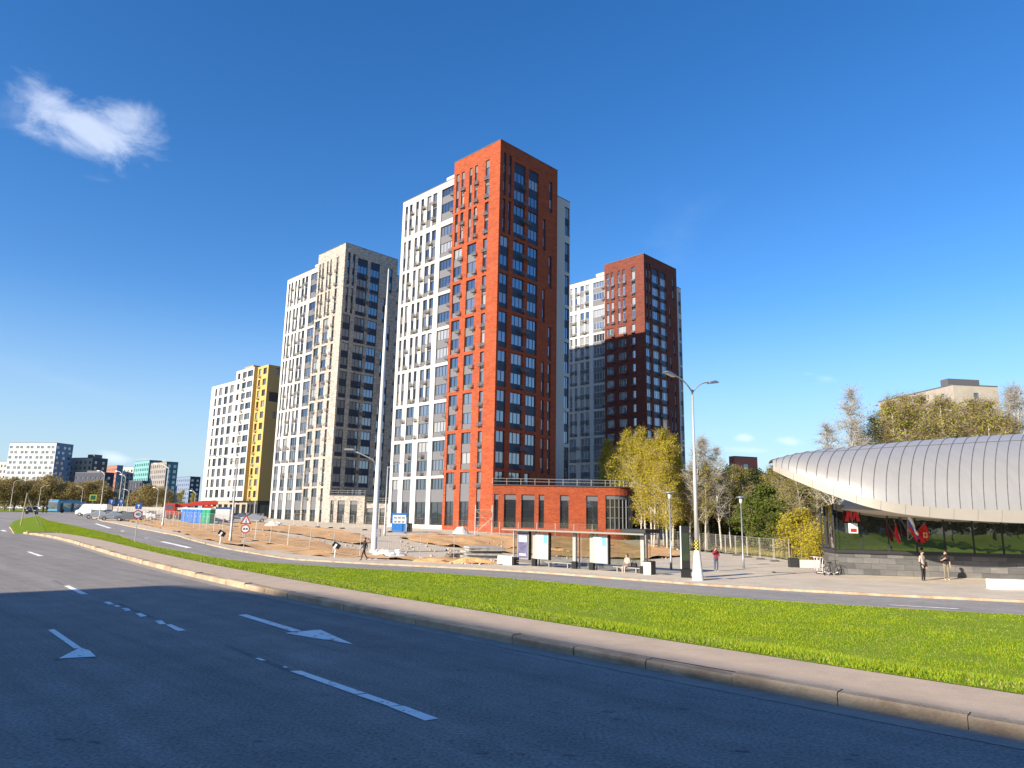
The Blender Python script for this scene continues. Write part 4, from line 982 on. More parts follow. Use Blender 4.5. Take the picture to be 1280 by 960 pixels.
def tree_mesh(name, seed, H, rad, base, nb, leaves, ls, bark, twig, leaf, tr=.13, top=1.0, asc=.9, twigs=700, twl=.7, droop=.25, stems=1, spread=.55, tw=.014, clump=1.0):
    r = np.random.default_rng(seed); mb = MB(); tips = []
    for st in range(stems):
        ang = r.uniform(0, 6.28); lean = r.uniform(.02,.09)*H*(1 if stems == 1 else 2.0); off = Vector((math.cos(ang), math.sin(ang), 0))
        P = []; ph = r.uniform(0, 6)
        for i in range(10):
            t = i/9; P.append(off*(.15*(stems > 1) + lean*t*t) + Vector((.012*H*math.sin(ph+5*t), .012*H*math.cos(ph*1.3+4*t), H*top*t - .3*(i == 0))))
        mb.tube(P, [tr*(1-.86*i/9) for i in range(10)], 7)
        for b in range(nb//stems):
            t = base + (1-base)*((b+.5)/(nb//stems))**.9*.98; k = t*9; i = min(int(k), 8); o = P[i].lerp(P[i+1], k-i)
            a = r.uniform(0, 6.28); q = (t-base)/(1-base); prof_ = (math.sin(math.pi*min(1, .18+.82*q)**.8)*.9+.12) if asc < 5 else (1-q)*1.0+.05
            L_ = rad*prof_*r.uniform(.65,1.15); el = asc*r.uniform(.7,1.2) if asc < 5 else -.15
            d = Vector((math.cos(a)*math.cos(el), math.sin(a)*math.cos(el), math.sin(el))); e1 = o + d*L_*.55; e2 = o + d*L_ + Vector((0,0,-droop*L_*.5))
            br = tr*(1-.8*t)*.42+.008; mb.tube([o, e1, e2], [br, br*.6, br*.2], 4, cap=False)
            for s_ in range(5):
                f = r.uniform(.3, 1); p = o.lerp(e1, f/.55) if f < .55 else e1.lerp(e2, (f-.55)/.45)
                sd_ = Vector(r.normal(0, 1, 3)); sd_.z = abs(sd_.z)*.5; sd_.normalize(); e = p + sd_*L_*r.uniform(.25,.5); mb.tube([p, e], [br*.35, br*.12], 3, cap=False); tips += [(p, e)]*2
            tips.append((e1, e2))
    me = mb.mesh('trunk', bark, True)
    V, F, mi = [], [], []
    T0 = np.array([list(a) for a, b in tips]); T1_ = np.array([list(b) for a, b in tips])
    wgt = np.array([r.gamma(1.2) for _ in tips])**clump; wgt /= wgt.sum()
    # twigs: thin blades
    n = twigs
    if n:
        k = r.choice(len(tips), n, p=wgt); f = r.uniform(0.1, 1, n)[:, None]; p = T0[k]*(1-f) + T1_[k]*f
        d = r.normal(0, 1, (n, 3)); d[:,2] = d[:,2]*.5 + (.55 if droop < .4 else -.5); d /= np.linalg.norm(d, axis=1)[:,None]; e = p + d*twl*r.uniform(.5,1.2,(n,1))
        w2 = r.normal(0,1,(n,3)); w2 = np.cross(d, w2); w2 /= np.linalg.norm(w2, axis=1)[:,None]; w2 *= tw
        V.append(np.stack([p-w2, p+w2, e+w2*.3, e-w2*.3], 1).reshape(-1,3)); F.append(np.arange(4*n).reshape(-1,4)); mi += [0]*n
    n = leaves
    if n:
        k = r.choice(len(tips), n, p=wgt); f = r.uniform(0.2, 1.1, n)[:, None]; p = T0[k]*(1-f) + T1_[k]*f + r.normal(0, spread*rad*.16, (n,3)) - np.c_[np.zeros((n,2)), np.abs(r.normal(0, droop*.5, n))]
        a = r.normal(0,1,(n,3)); a /= np.linalg.norm(a,axis=1)[:,None]; b = np.cross(a, r.normal(0,1,(n,3))); b /= np.linalg.norm(b,axis=1)[:,None]; sz = ls*r.uniform(.5,1.3,(n,1))
        b0 = sum(len(x) for x in V); V.append(np.stack([p-a*sz, p+b*sz*.6, p+a*sz, p-b*sz*.6], 1).reshape(-1,3)); F.append(np.arange(4*n).reshape(-1,4)+b0); mi += [1]*n
    cr_ = np_mesh('crown', np.concatenate(V), np.concatenate(F), [twig, leaf], mi)
    return me, cr_, H
KIND = {}
def kind(k, nvar, **kw): KIND[k] = [tree_mesh(k, hash_(k)+i*17, **kw) for i in range(nvar)]
def hash_(s): return sum(ord(c)*(i+3) for i, c in enumerate(s))
kind('birch', 3, H=13, rad=2.6, base=.22, nb=46, leaves=3800, ls=.105, bark=bark_w, twig=twig_y, leaf=L_y, tr=.14, asc=1.0, twigs=1700, twl=1.0, droop=.3, clump=1.35, tw=.011, spread=.7)
kind('bare', 3, H=15, rad=3.0, base=.25, nb=50, leaves=350, ls=.09, bark=bark_w, twig=twig_w, leaf=L_p, tr=.17, asc=1.0, twigs=2200, twl=1.1, droop=.15, tw=.011)
kind('dark', 3, H=11, rad=3.4, base=.08, nb=46, leaves=7000, ls=.17, bark=bark_b, twig=twig_b, leaf=L_d, tr=.17, asc=.55, twigs=500, twl=.8, clump=1.3)
kind('mid', 2, H=8, rad=2.8, base=.05, nb=40, leaves=5200, ls=.13, bark=bark_b, twig=twig_b, leaf=L_g, tr=.12, asc=.7, twigs=400, twl=.6, clump=1.2)
kind('olive', 3, H=14, rad=3.0, base=.28, nb=44, leaves=2000, ls=.11, bark=bark_w, twig=twig_b, leaf=L_o, tr=.17, asc=.95, twigs=1700, twl=1.0, clump=1.2, tw=.011)
kind('bush', 3, H=8, rad=5.0, base=.02, nb=60, leaves=6500, ls=.17, bark=bark_b, twig=twig_b, leaf=L_br, tr=.13, asc=.8, twigs=1500, twl=1.3, stems=3, tw=.03)
kind('shrub', 2, H=4, rad=1.9, base=.04, nb=36, leaves=3000, ls=.10, bark=bark_b, twig=twig_b, leaf=L_y, tr=.05, asc=.9, twigs=700, twl=.6, stems=4)
KN = dict(birch='birch_tree', bare='bare_birch', dark='dark_tree', mid='green_tree', olive='budding_tree', bush='tall_bush', shrub='shrub')
cnt = {}
def plant(k, loc, h, label, cat='tree', group=None):
    i = cnt.get(k, 0); cnt[k] = i+1; tm, cm, H = KIND[k][i % len(KIND[k])]
    t = thing(KN[k], label, cat, loc, random.uniform(0, 6.28), group); q = h/H; w_ = q**.75*random.uniform(.92,1.12); t.scale = (w_, w_, q)
    link(tm, 'trunk', t); link(cm, 'crown', t); return t
def top_h(u, v, D): return EYE + ray(u, v).z/math.hypot(*ray(u, v).to_2d())*D
def tree_px(k, u, v, D, label, cat='tree', group=None):
    g = on(u, D); g.z -= .1; plant(k, g, top_h(u, v, D)-g.z, label, cat, group)
yb = 'yellow green spring birch in the group right of the red shop podium'
for u, v, D in ((756,566,122),(764,551,118),(774,558,124),(785,541,117),(796,548,112),(806,538,98),(815,553,92),(824,540,87),(833,556,83),(842,549,86),(852,570,90),(801,575,92),(817,572,86),(838,585,82),(770,575,128),(828,565,95)):
    tree_px('birch', u, v, D, yb, 'tree', 'yellow green birches by the podium')
for u, v, D in ((872,552,84),(886,549,88),(899,560,84)): tree_px('bare', u, v, D, 'bare pale birch standing between the two arm lamp and the dark wood', 'tree', 'bare birches behind the street lamp')
for u, v, D in ((862,596,98),(876,590,94),(893,592,96),(905,602,92)): tree_px('birch', u, v, D, 'yellow green birch between the two arm lamp and the dark wood', 'tree', 'green birches behind the street lamp')
tree_px('bare', 1066, 486, 74, 'tall bare white birch rising alone over the left of the silver roof')
tree_px('bare', 1046, 532, 78, 'lower bare birch left of the tall white one over the roof'); tree_px('bare', 1090, 528, 80, 'low bare birch right of the tall white one over the roof')
for u, v, D in ((1264,486,84),(1279,490,80),(1252,500,90)): tree_px('bare', u, v, D, 'bare whitish birch right of the grey panel block', 'tree', 'bare birches by the right edge')
for u, v, D in ((1104,520,78),(1116,506,84),(1127,499,80),(1139,497,88),(1150,505,78),(1161,500,84),(1172,495,80),(1184,500,90),(1196,497,79),(1207,503,85),(1218,500,80),(1230,508,88),(1241,503,80),(1258,520,78),(1272,525,84),(1110,528,90),(1143,526,92),(1180,525,95),(1212,524,92)):
    tree_px('olive', u, v, D, 'leaning birch with pale stems and olive buds behind the silver roof', 'tree', 'budding birches behind the pavilion')
for u, v, D in ((852,600,100),(868,594,108),(884,588,100),(899,592,110),(913,586,104),(928,590,98),(942,588,108),(957,592,100),(971,588,110),(986,590,102),(1000,588,112),(1016,592,104),(1034,596,100),(892,612,92),(921,610,93),(948,618,92),(975,612,93),(1005,614,92),(840,605,105),(822,600,108),(1030,622,88),(935,604,120),(905,600,122),(968,600,124),(1000,600,124)):
    tree_px('dark', u, v, D, 'dark green tree massed in the wood beyond the mesh fence', 'tree', 'dark trees of the wood')
for u, v, D in ((862,584,86),(880,580,84),(912,583,86),(932,585,88),(962,583,90),(983,578,86),(1003,580,84),(1020,588,82),(992,600,78)):
    tree_px('olive', u, v, D, 'thin budding tree with a pale stem at the front of the wood', 'tree', 'budding trees at the edge of the wood')
tree_px('mid', 958, 606, 80, 'bright green rounded tree in the middle of the dark wood'); tree_px('mid', 933, 622, 84, 'smaller green tree left of the bright rounded one')
tree_px('mid', 975, 626, 78, 'green tree right of the bright rounded one')
for u, v, D in ((985,645,72),(1002,640,70),(1013,655,66),(1022,662,64)): tree_px('shrub', u, v, D, 'yellow green shrub between the fence and the glass hall', 'shrub', 'shrubs by the fence')
for i, u in enumerate((-22,-8,4,17,29,41,53,64,76,88,98,108,119,131)):
    tree_px('bush', u, (607,602,606,601,604,609,598,603,606,610,608,606,604,612)[i], 236+(i*37) % 25, 'brown budding bush of the belt beyond the junction', 'bush', 'bushes beyond the junction')
tree_px('bush', 166, 617, 232, 'grey brown bush left of the lone spreading tree'); tree_px('bush', 186, 610, 205, 'spreading brown tree behind the site cars'); tree_px('bush', 205, 614, 215, 'brown bush behind the tall lamp of the site')
tree_px('birch', 226, 613, 220, 'yellow green tree left of the white and yellow block'); tree_px('birch', 240, 616, 225, 'yellow green tree touching the white and yellow block'); tree_px('mid', 158, 632, 240, 'low green tree between brown bushes at the far junction')
for i in range(26):
    x = -9 + i*2.3 + random.uniform(-1,1); y = -9.5 - i*2.2 - (i%2)*3 - random.uniform(0, 2)
    plant('dark', (x, y, -.3), random.uniform(4.6, 6.8), 'dark tree of the row behind the viewer, mirrored in the glass', 'tree', 'trees behind the viewer')
for i in range(22):
    plant('dark', (19 + i*2.5 + random.uniform(-.7,.7), -7.5 - (i % 2)*2.5 - random.uniform(0,1.5), -.5), random.uniform(4.6, 7.2), 'dark tree of the right hand row behind the viewer, mirrored in the glass', 'tree', 'trees on the verge behind the viewer')
# ---------------------------------------------------------------- grass of the median
def grass_blades(name, A, B, N_, dmax, h0, h1):
    n = 400; A = resample(A, n); B = resample(B, n); C = (A+B)/2; d = np.hypot(C[:,0], C[:,1]); wd = np.hypot(*(B-A).T); ln = np.hypot(*np.gradient(C, axis=0).T)
    vis = (C[:,1] > 2) & (np.abs(C[:,0]) < C[:,1]*2.2+9) & (d < dmax)
    pw = wd*ln/d**1.55*vis; pw /= pw.sum()
    i = rng.choice(n-1, N_, p=pw[:-1]/pw[:-1].sum()); a = rng.random(N_)[:,None]; j = (rng.beta(.9, 1.0, N_)*1.0)[:,None]
    P = (A[i]*(1-a)+A[i+1]*a)*(1-j) + (B[i]*(1-a)+B[i+1]*a)*j; z = Z(P[:,0], P[:,1]) + .10
    dist = np.hypot(P[:,0], P[:,1])
    nz = np.sin(P[:,0]*1.7+np.sin(P[:,1]*1.1)*2)*np.sin(P[:,1]*1.3+np.cos(P[:,0]*.7)*2); nz2 = np.sin(P[:,0]*.45+1)*np.sin(P[:,1]*.37+2)
    h = rng.uniform(h0, h1, N_)*(1+.35*nz+.25*nz2); edge = np.minimum(1, np.minimum(j[:,0], 1-j[:,0])*wd[i]/.6+.3); h *= edge
    wdt = np.maximum(.006, dist*.0005)*rng.uniform(.7,1.4,N_); th = rng.uniform(0, 6.28, N_); ph = rng.uniform(0, 6.28, N_); ln_ = h*rng.uniform(.15,.8,N_)
    dx, dy = np.cos(th)*wdt, np.sin(th)*wdt
    V = np.stack([np.c_[P[:,0]-dx, P[:,1]-dy, z], np.c_[P[:,0]+dx, P[:,1]+dy, z], np.c_[P[:,0]+np.cos(ph)*ln_, P[:,1]+np.sin(ph)*ln_, z+h]], 1).reshape(-1,3)
    r = rng.random(N_) + .25*nz + .15*nz2; mi = np.where(r > .68, 0, np.where(r > .22, 1, np.where(r > .03, 2, 3)))
    me = np_mesh(name, V, np.arange(3*N_).reshape(-1,3), [leafmat('grass light', (.39,.42,.022), (.29,.35,.016), .35), leafmat('grass mid', (.25,.36,.014), (.19,.30,.012), .3), leafmat('grass deep', (.11,.19,.015), (.14,.22,.02), .25), leafmat('grass straw', (.42,.34,.13), (.34,.29,.10), .25)], mi)
    o = link(me, name); tag(o, 'bright mown spring grass covering the strip between the roads', 'grass', kind='stuff'); return o
grass_blades('grass', KW, G2k, 720000, 95, .026, .062)
def weeds(name, poly, N_, h0, h1, label, m):
    P = [gp(*p).to_2d() for p in poly]; xs = [p.x for p in P]; ys = [p.y for p in P]; V = []
    x = rng.uniform(min(xs), max(xs), N_*3); y = rng.uniform(min(ys), max(ys), N_*3); ins = np.zeros(len(x), bool)
    for a, b in zip(P, P[1:]+P[:1]):
        c = ((a.y > y) != (b.y > y)) & (x < (b.x-a.x)*(y-a.y)/(b.y-a.y+1e-9)+a.x); ins ^= c
    x, y = x[ins][:N_], y[ins][:N_]; k = len(x); z = Z(x, y)+.05; h = rng.uniform(h0, h1, k)*(1+.5*np.sin(x*.9)*np.sin(y*.7)); th = rng.uniform(0,6.28,k); w_ = rng.uniform(.015,.035,k)
    dx, dy = np.cos(th)*w_, np.sin(th)*w_; lx, ly = rng.normal(0,.35,k)*h, rng.normal(0,.35,k)*h
    V = np.stack([np.c_[x-dx,y-dy,z], np.c_[x+dx,y+dy,z], np.c_[x+lx,y+ly,z+h]], 1).reshape(-1,3)
    tag(link(np_mesh(name, V, np.arange(3*k).reshape(-1,3), m), name), label, 'dry grass', kind='stuff')
weeds('dry_grass', [(925,693),(1000,702),(1034,705),(1045,700),(1034,680),(870,678),(860,684)], 26000, .15, .55, 'tall straw yellow grass between the mesh fence and the wood', leafmat('straw', (.40,.33,.09), (.26,.24,.05), .3))

# ---------------------------------------------------------------- painted markings
def mark(name, quads, z=.006, terr=None, worn=None):
    mb = MB()
    for q in quads:
        P = [at_z(u, v, z) if terr is None else gp(u, v)+Vector((0,0,terr)) for u, v in q]
        nrm = (P[1]-P[0]).cross(P[2]-P[0])
        mb.face(P if nrm.z > 0 else P[::-1])
    struct(mb.build(name, M['paint']))
mark('arrow_marking', [[(297.4,768.5),(308,767.8),(377,788.3),(365,789.3)],[(356,791.3),(399.5,786.6),(441.7,805.2)]])
mark('lane_dash', [[(362,838.6),(376,838.2),(457,866),(444,867.8)],[(445,868.5),(459,867),(500,881),(487,882.8)],[(486,883),(505,882),(548,898),(531,900.6)]])
mark('lane_dash', [[(318,822.6),(324,822.3),(333,825.4),(327,825.7)],[(353,833),(356,832.5),(360,834),(357,834.6)]])
mark('lane_dash', [[(129.5,752.5),(136.5,752),(143,755),(136,755.6)],[(140,756.4),(147,756.3),(151,758),(146,758.6)],[(152,760.2),(160,760),(164,762.8),(157,763.6)],[(169,766.6),(176,766.2),(184,770),(176,771)],[(193,776),(202,775.3),(208,780),(200,780.5)],[(207,780.6),(214,780.3),(232.5,787.8),(222,789)]])
mark('arrow_marking', [[(60,787.5),(67.5,786.2),(102.5,810),(92.5,810.5)],[(73,823),(100,809.3),(112,813),(120,820.5)]])
mark('lane_dash', [[(80,732.5),(86,731.6),(110,742.5),(101,742.8)]]); mark('lane_dash', [[(33,689.5),(38,689.6),(55,695),(48,695.2)]])
mark('lane_dash', [[(0,662.6),(5,662.4),(9,664),(4,664.2)]])
for q in ([(118,655),(121,654.6),(140,660.4),(136,660.8)],[(150,664),(154,663.6),(186,673),(181,673.6)],[(200,677.6),(205,677.2),(240,685),(234,685.6)],[(1105,757),(1112,757),(1205,762.2),(1196,762.4)]):
    mark('lane_dash', [q], terr=.035)
def patch(quads, name='road_patch'):
    for q in quads:
        P = [at_z(u, v, .0035) for u, v in q]; c = sum(P, Vector())/len(P); pts = []
        for a, b in zip(P, P[1:]+P[:1]):
            for k in range(5): t = a.lerp(b, k/5); pts.append(t + (t-c)*random.uniform(-.22,.12))
        mb = MB(); nrm = (P[1]-P[0]).cross(P[2]-P[0]); mb.face(pts if nrm.z > 0 else pts[::-1]); struct(mb.build(name, M['oldpaint']))
patch([[(281,807),(285,804.5),(322,820),(317,822)],[(326,824),(332,823),(364,837),(357,839)],[(143,753.5),(149,753.2),(196,772.5),(189,773)],[(64,725.5),(69,725),(82,731),(77,731.5)]])
for _ in range(34):
    u, v = random.uniform(40, 1150), random.uniform(760, 950); d_ = .006*(v-640)*random.uniform(.5,2.2)
    if at_z(u, v, 0).y < 3.2 or kerb_t(at_z(u, v, 0).x, at_z(u, v, 0).y)[0] > -.6: continue
    patch([[(u-3*d_, v),(u, v-d_*.6),(u+3.4*d_, v+d_*.2),(u+.5*d_, v+d_*.7)]])
# ---------------------------------------------------------------- street lamps
grp = 'street lamps of the far carriageway'
def lamp_two():
    b = gp(872.5, 728); T = thing('street_lamp', 'tall two arm street lamp on a white concrete cone with hazard stripes', 'street lamp', b)
    D = math.hypot(b.x, b.y); Ht = top_h(860, 487, D) - b.z
    mb = MB(); mb.lathe([(.36,-.1),(.36,.04),(.33,.06),(.17,1.72),(.155,1.76)], 20); mb.build('concrete_base', M['conc_white'], T, True)
    mb = MB(); mb.lathe([(.13,1.7),(.115,4.5),(.105,Ht*.62),(.07,Ht*.63),(.055,Ht)], 14); mb.build('pole', M['galv'], T, True)
    mb = MB()
    for i in range(6):
        for k in range(10):
            a = 2*math.pi*k/10; mb.m += [0 if (i*1+k) % 2 else 1]
            z0, z1 = 1.78+i*.09, 1.78+(i+1)*.09; a1 = 2*math.pi*(k+1)/10; r = .138
            mb.f.append([mb.pt((r*math.cos(a), r*math.sin(a), z0)), mb.pt((r*math.cos(a1), r*math.sin(a1), z0)), mb.pt((r*math.cos(a1), r*math.sin(a1), z1)), mb.pt((r*math.cos(a), r*math.sin(a), z1))])
    mb.build('hazard_band', [M['black'], mat('hazard yellow', (.55,.45,.05), .6)], T)
    d = Vector((.80,.60,0))
    for sg in (-1, 1):
        mb = MB(); P = []
        for i in range(9):
            t = i/8; P.append(Vector((0,0,Ht-.2)) + d*sg*(1.55*t**1.15) + Vector((0,0,.85*math.sin(t*math.pi/2)*.95)))
        mb.tube(P, .042, 8); arm = mb.build('arm', M['galv'], T, True)
        e = P[-1]; an = math.atan2(d.y*sg, d.x*sg); hd = MB(); hd.cbox(e+d*sg*.42+Vector((0,0,.08)), (.95,.34,.12), 0, an, -.17, taper=.72); hd.cbox(e+d*sg*.50+Vector((0,0,.155)), (.5,.26,.07), 0, an, -.17, taper=.8)
        h = hd.build('lamp_head', M['metal'], T, bevel=.015); ln = MB(); ln.cbox(e+d*sg*.44+Vector((0,0,.008)), (.7,.25,.02), 0, an, -.17); ln.build('lens', mat('lamp lens', (.6,.6,.56), .2), h)
lamp_two()
def street_lamp(base, top, label, ang, arm=1.9, r=.10, drop=.0, group=grp, two=False):
    T = thing('street_lamp', label, 'street lamp', base, 0, group); Ht = top - base.z
    mb = MB(); mb.lathe([(r*1.5,-.2),(r*1.5,.5),(r*1.05,.6),(r*.62,Ht)], 10); mb.build('pole', M['galv'], T, True)
    for k in range(2 if two else 1):
        a = ang + math.pi*k; d = Vector((math.cos(a), math.sin(a), 0)); mb = MB(); z = Ht - drop
        P = [Vector((0,0,z-.25)) + d*(arm*(i/6)**1.3) + Vector((0,0,.7*math.sin(i/6*math.pi/2))) for i in range(7)]
        mb.tube(P, [.05]*7, 6); mb.build('arm', M['galv'], T, True); e = P[-1]
        hd = MB(); hd.cbox(e+d*.3+Vector((0,0,.05)), (.7,.26,.11), 0, a, -.12, taper=.75); hd.build('lamp_head', M['galv'], T)
    return T
b = gp(467, 691); D = math.hypot(b.x, b.y)
T = thing('tall_mast', 'very tall white tapered mast with one lamp arm low down, by the walking person', 'mast', b)
H_ = top_h(484, 336, D)-b.z; Hl_ = top_h(471, 578, D)-b.z
mb = MB(); mb.lathe([(.36,-.2),(.36,.25),(.26,.3),(.235,H_*.3),(.17,H_*.6),(.13,H_*.86),(.08,H_*.865),(.05,H_)], 14); mb.build('pole', mat('white mast', (.60,.59,.56), .5, .1, noise_s=1, noise_a=.05), T, True)
mb = MB(); mb.tube([(0,0,Hl_-.4),(-.5,-.3,Hl_+.25),(-1.6,-.7,Hl_+.75),(-2.1,-.9,Hl_+.95)], .06, 7); ar = mb.build('arm', M['galv'], T, True); hd = MB(); hd.cbox((-2.5,-1.05,Hl_+1.05), (.9,.32,.14), 0, R(203), 0, 0, .75); hd.build('lamp_head', M['galv'], T)
mb = MB(); mb.box(.24,.52,-.2,.2,1.4,2.1); mb.build('control_box', M['metal'], T)
bb = on(482, 84); street_lamp(bb, top_h(487.5, 583, 84), 'one arm street lamp just right of the very tall mast', R(20), 1.7)
for (u, v, ut, vt, lab, an) in ((287.5,679,291,577,'one arm lamp behind the wire fence left of the triangular sign',R(190)),(203,659,208,584,'one arm lamp left of the blue toilet cabins',R(160))):
    bb = gp(u, v); street_lamp(bb, top_h(ut, vt, math.hypot(bb.x, bb.y)), lab, an)
for (u, D, vt, lab, an) in ((125,135,592,'lamp over the far end of the fence, leftmost of three close together',R(160)),(147,150,592,'middle one of three close lamps over the far end of the fence',R(160)),(152,170,596,'rightmost of three close lamps over the far end of the fence',R(160)),(100,215,610,'lamp just right of the blue bus',R(190)),(12,215,602,'lamp nearest the left edge of the picture',R(20)),(47,205,609,'lamp right of the dark car at the far junction',R(20)),(195,190,612,'small distant lamp beside the spreading brown tree',R(160)),(242,185,616,'small distant lamp before the yellow green trees',R(160)),(318,150,583,'lamp before the shops of the yellow block',R(190)),(158,210,614,'small distant lamp behind the site cars',R(160))):
    street_lamp(on(u, D), top_h(u, vt, D), lab, an, 1.1, .065)
def park_lamp(u, v, vt, label):
    b = gp(u, v); T = thing('park_lamp', label, 'lamp post', b, 0, 'park lamps'); Ht = top_h(u, vt, math.hypot(b.x,b.y))-b.z
    mb = MB(); mb.lathe([(.09,-.1),(.085,.9),(.055,.95),(.045,Ht-.55)], 10); mb.build('pole', M['metal'], T, True)
    mb = MB(); mb.lathe([(.05,Ht-.56),(.11,Ht-.5),(.12,Ht-.15),(.05,Ht-.14)], 12); mb.build('lantern', mat('lantern glass', (.55,.55,.52), .3), T, True)
    mb = MB(); mb.lathe([(.36,Ht-.12),(.34,Ht-.07),(.12,Ht-.02),(.03,Ht)], 14); mb.build('cap', M['metal'], T, True)
park_lamp(839, 713, 614, 'slim park lamp with a flat cap before the yellow birches'); park_lamp(929.5, 711.5, 620, 'slim park lamp with a flat cap right of the woman in red')
# ---------------------------------------------------------------- temporary fences
fence_steel = mat('fence steel', (.46,.43,.38), .55, .2)
def fence_mesh(L_, Hh, sag=0):
    fr_, ms, ft = MB(), MB(), MB()
    for x in (0, L_): fr_.tube([(x,0,-.05),(x,0,Hh)], .021, 5)
    for z in (.18, Hh-.02): fr_.tube([(0,0,z),(L_,0,z)], .010, 4)
    for i in range(1, 15): x = L_*i/15; ms.tube([(x,0,.18),(x,0,Hh-.02)], .0035, 3, cap=False)
    for i in range(1, 7): z = .18+(Hh-.2)*i/7; ms.tube([(0,0,z),(L_,0,z)], .0035, 3, cap=False)
    ft.cbox((0,0,.06), (.28,.75,.15), 0, 0, taper=.8)
    return fr_.mesh('frame', fence_steel), ms.mesh('wire_mesh', fence_steel), ft.mesh('foot', mat('fence foot', (.10,.09,.08), .9))
def fence_row(P, L_, Hh, label, group, gaps=()):
    me = fence_mesh(L_, Hh); d = np.r_[0, np.cumsum(np.hypot(*np.diff(P, axis=0).T))]; k = int(d[-1]/(L_+.04))
    for i in range(k):
        if i in gaps: continue
        a = i*(L_+.04); p = [np.interp(a, d, P[:,c]) for c in (0,1)]; q = [np.interp(a+L_, d, P[:,c]) for c in (0,1)]
        z0, z1 = Z(*p), Z(*q); T = thing('fence_panel', label, 'fence panel', (p[0],p[1],z0+.08), math.atan2(q[1]-p[1], q[0]-p[0])+random.uniform(-.03,.03), group)
        T.rotation_euler.y = -math.atan2(z1-z0, L_)
        for m_, n_ in zip(me, ('frame','wire_mesh','foot')): link(m_, n_, T)
FP = offset(R2, 5.0); uu = np.array([640 + FPX*p[0]/max(p[1], .1) for p in FP]); sel = (FP[:,1] > 5) & (uu < 625)
FP = resample(FP[sel], 300)
fence_row(FP, 2.9, 1.95, 'wire mesh fence panel on a dark foot along the far pavement', 'fence panels along the far pavement')
RP = np.array([list(gp(*p).to_2d()) for p in ((352,657.5),(420,661),(500,667),(560,670),(612,672),(680,672.5),(760,674),(806,676))])
fence_row(RP, 3.0, 1.9, 'wire mesh fence panel on a dark foot in front of the tower shops', 'fence panels by the tower shops', gaps=(6, 11))
WP = np.array([list(gp(*p).to_2d()) for p in ((808,679),(868,687),(930,697),(988,706),(1027,708))])
fence_row(WP, 3.0, 1.9, 'pale mesh fence panel at the foot of the dark wood', 'fence panels by the wood')
# ---------------------------------------------------------------- bus stop
def ln_pt(P, Q, k): return P.lerp(Q, k)
S0, S1_ = gp(668, 709.5), gp(804, 719.5)
dS = (S1_-S0); dS.z = 0; LS = dS.length; angS = math.atan2(dS.y, dS.x)
T = thing('bus_shelter', 'long glass bus shelter with a thin flat roof and steel pillars', 'bus stop', S0, angS)
def sx(u, v): q = gp(u, v)-S0; return Vector((q.x, q.y)).dot(Vector((math.cos(angS), math.sin(angS))))
hs_ = 2.55
shel = mat('shelter steel', (.36,.35,.32), .45, .3); clear = None
cm = bpy.data.materials.new('shelter glass'); cm.use_nodes = True; n_ = cm.node_tree.nodes; l_ = cm.node_tree.links
tb = n_.new('ShaderNodeBsdfTransparent'); tb.inputs[0].default_value = (.86,.88,.86,1); gb = n_.new('ShaderNodeBsdfGlossy'); gb.inputs['Roughness'].default_value = .03; mxs = n_.new('ShaderNodeMixShader'); mxs.inputs[0].default_value = .12
l_.new(tb.outputs[0], mxs.inputs[1]); l_.new(gb.outputs[0], mxs.inputs[2]); l_.new(mxs.outputs[0], n_['Material Output'].inputs['Surface'])
cols = [0, sx(721,713), sx(740,714.8), LS]; xl = sx(636,707)
for x in cols:
    mb = MB(); mb.box(x-.13, x+.13, -.09, .09, .62, hs_); p = mb.build('pillar', shel, T, bevel=.01); mb = MB(); mb.box(x-.17, x+.17, -.12, .12, -.2, .62); mb.build('plinth', M['black'], p, bevel=.01)
mb = MB(); mb.box(xl, LS+.5, -.75, .85, hs_+.002, hs_+.06); mb.box(xl-.02, LS+.52, -.78, -.75, hs_-.02, hs_+.08); mb.build('roof', mat('shelter roof', (.24,.23,.20), .5), T)
mb = MB(); mb.box(LS-1.1, LS+.6, -.70, 1.2, hs_+.105, hs_+.34); mb.build('canopy_box', M['dark'], T, bevel=.02)
for a, b in zip([xl]+[c for c in cols], cols+[LS+.4]):
    if b-a < .3: continue
    mb = MB(); mb.box(a+.15, b-.15, .55, .565, .25, hs_-.05); mb.build('glass_panel', cm, T)
mb = MB()
for x in [xl+.05]+cols: mb.box(x-.04, x+.04, .52, .60, -.15, hs_)
mb.build('rear_post', shel, T)
for x0, x1 in ((cols[0]+.9, cols[1]-.3), (cols[2]+1.6, cols[3]-.25)):
    mb = MB()
    for k in range(3): mb.box(x0, x1, .0+.13*k, .10+.13*k, .43, .47)
    b_ = mb.build('bench', shel, T); mb = MB()
    for q in (.15, .85): x = x0+(x1-x0)*q; mb.box(x-.03, x+.03, .05, .33, -.15, .43)
    mb.build('bench_legs', shel, b_)
poster_d = mat('dark poster', (.05,.05,.11), .4, noise_s=3, col2=(.16,.15,.24)); map_w = mat('white board', (.62,.63,.62), .4); map_b = mat('map blue', (.13,.33,.50), .4); ink = mat('map ink', (.36,.38,.40), .5)
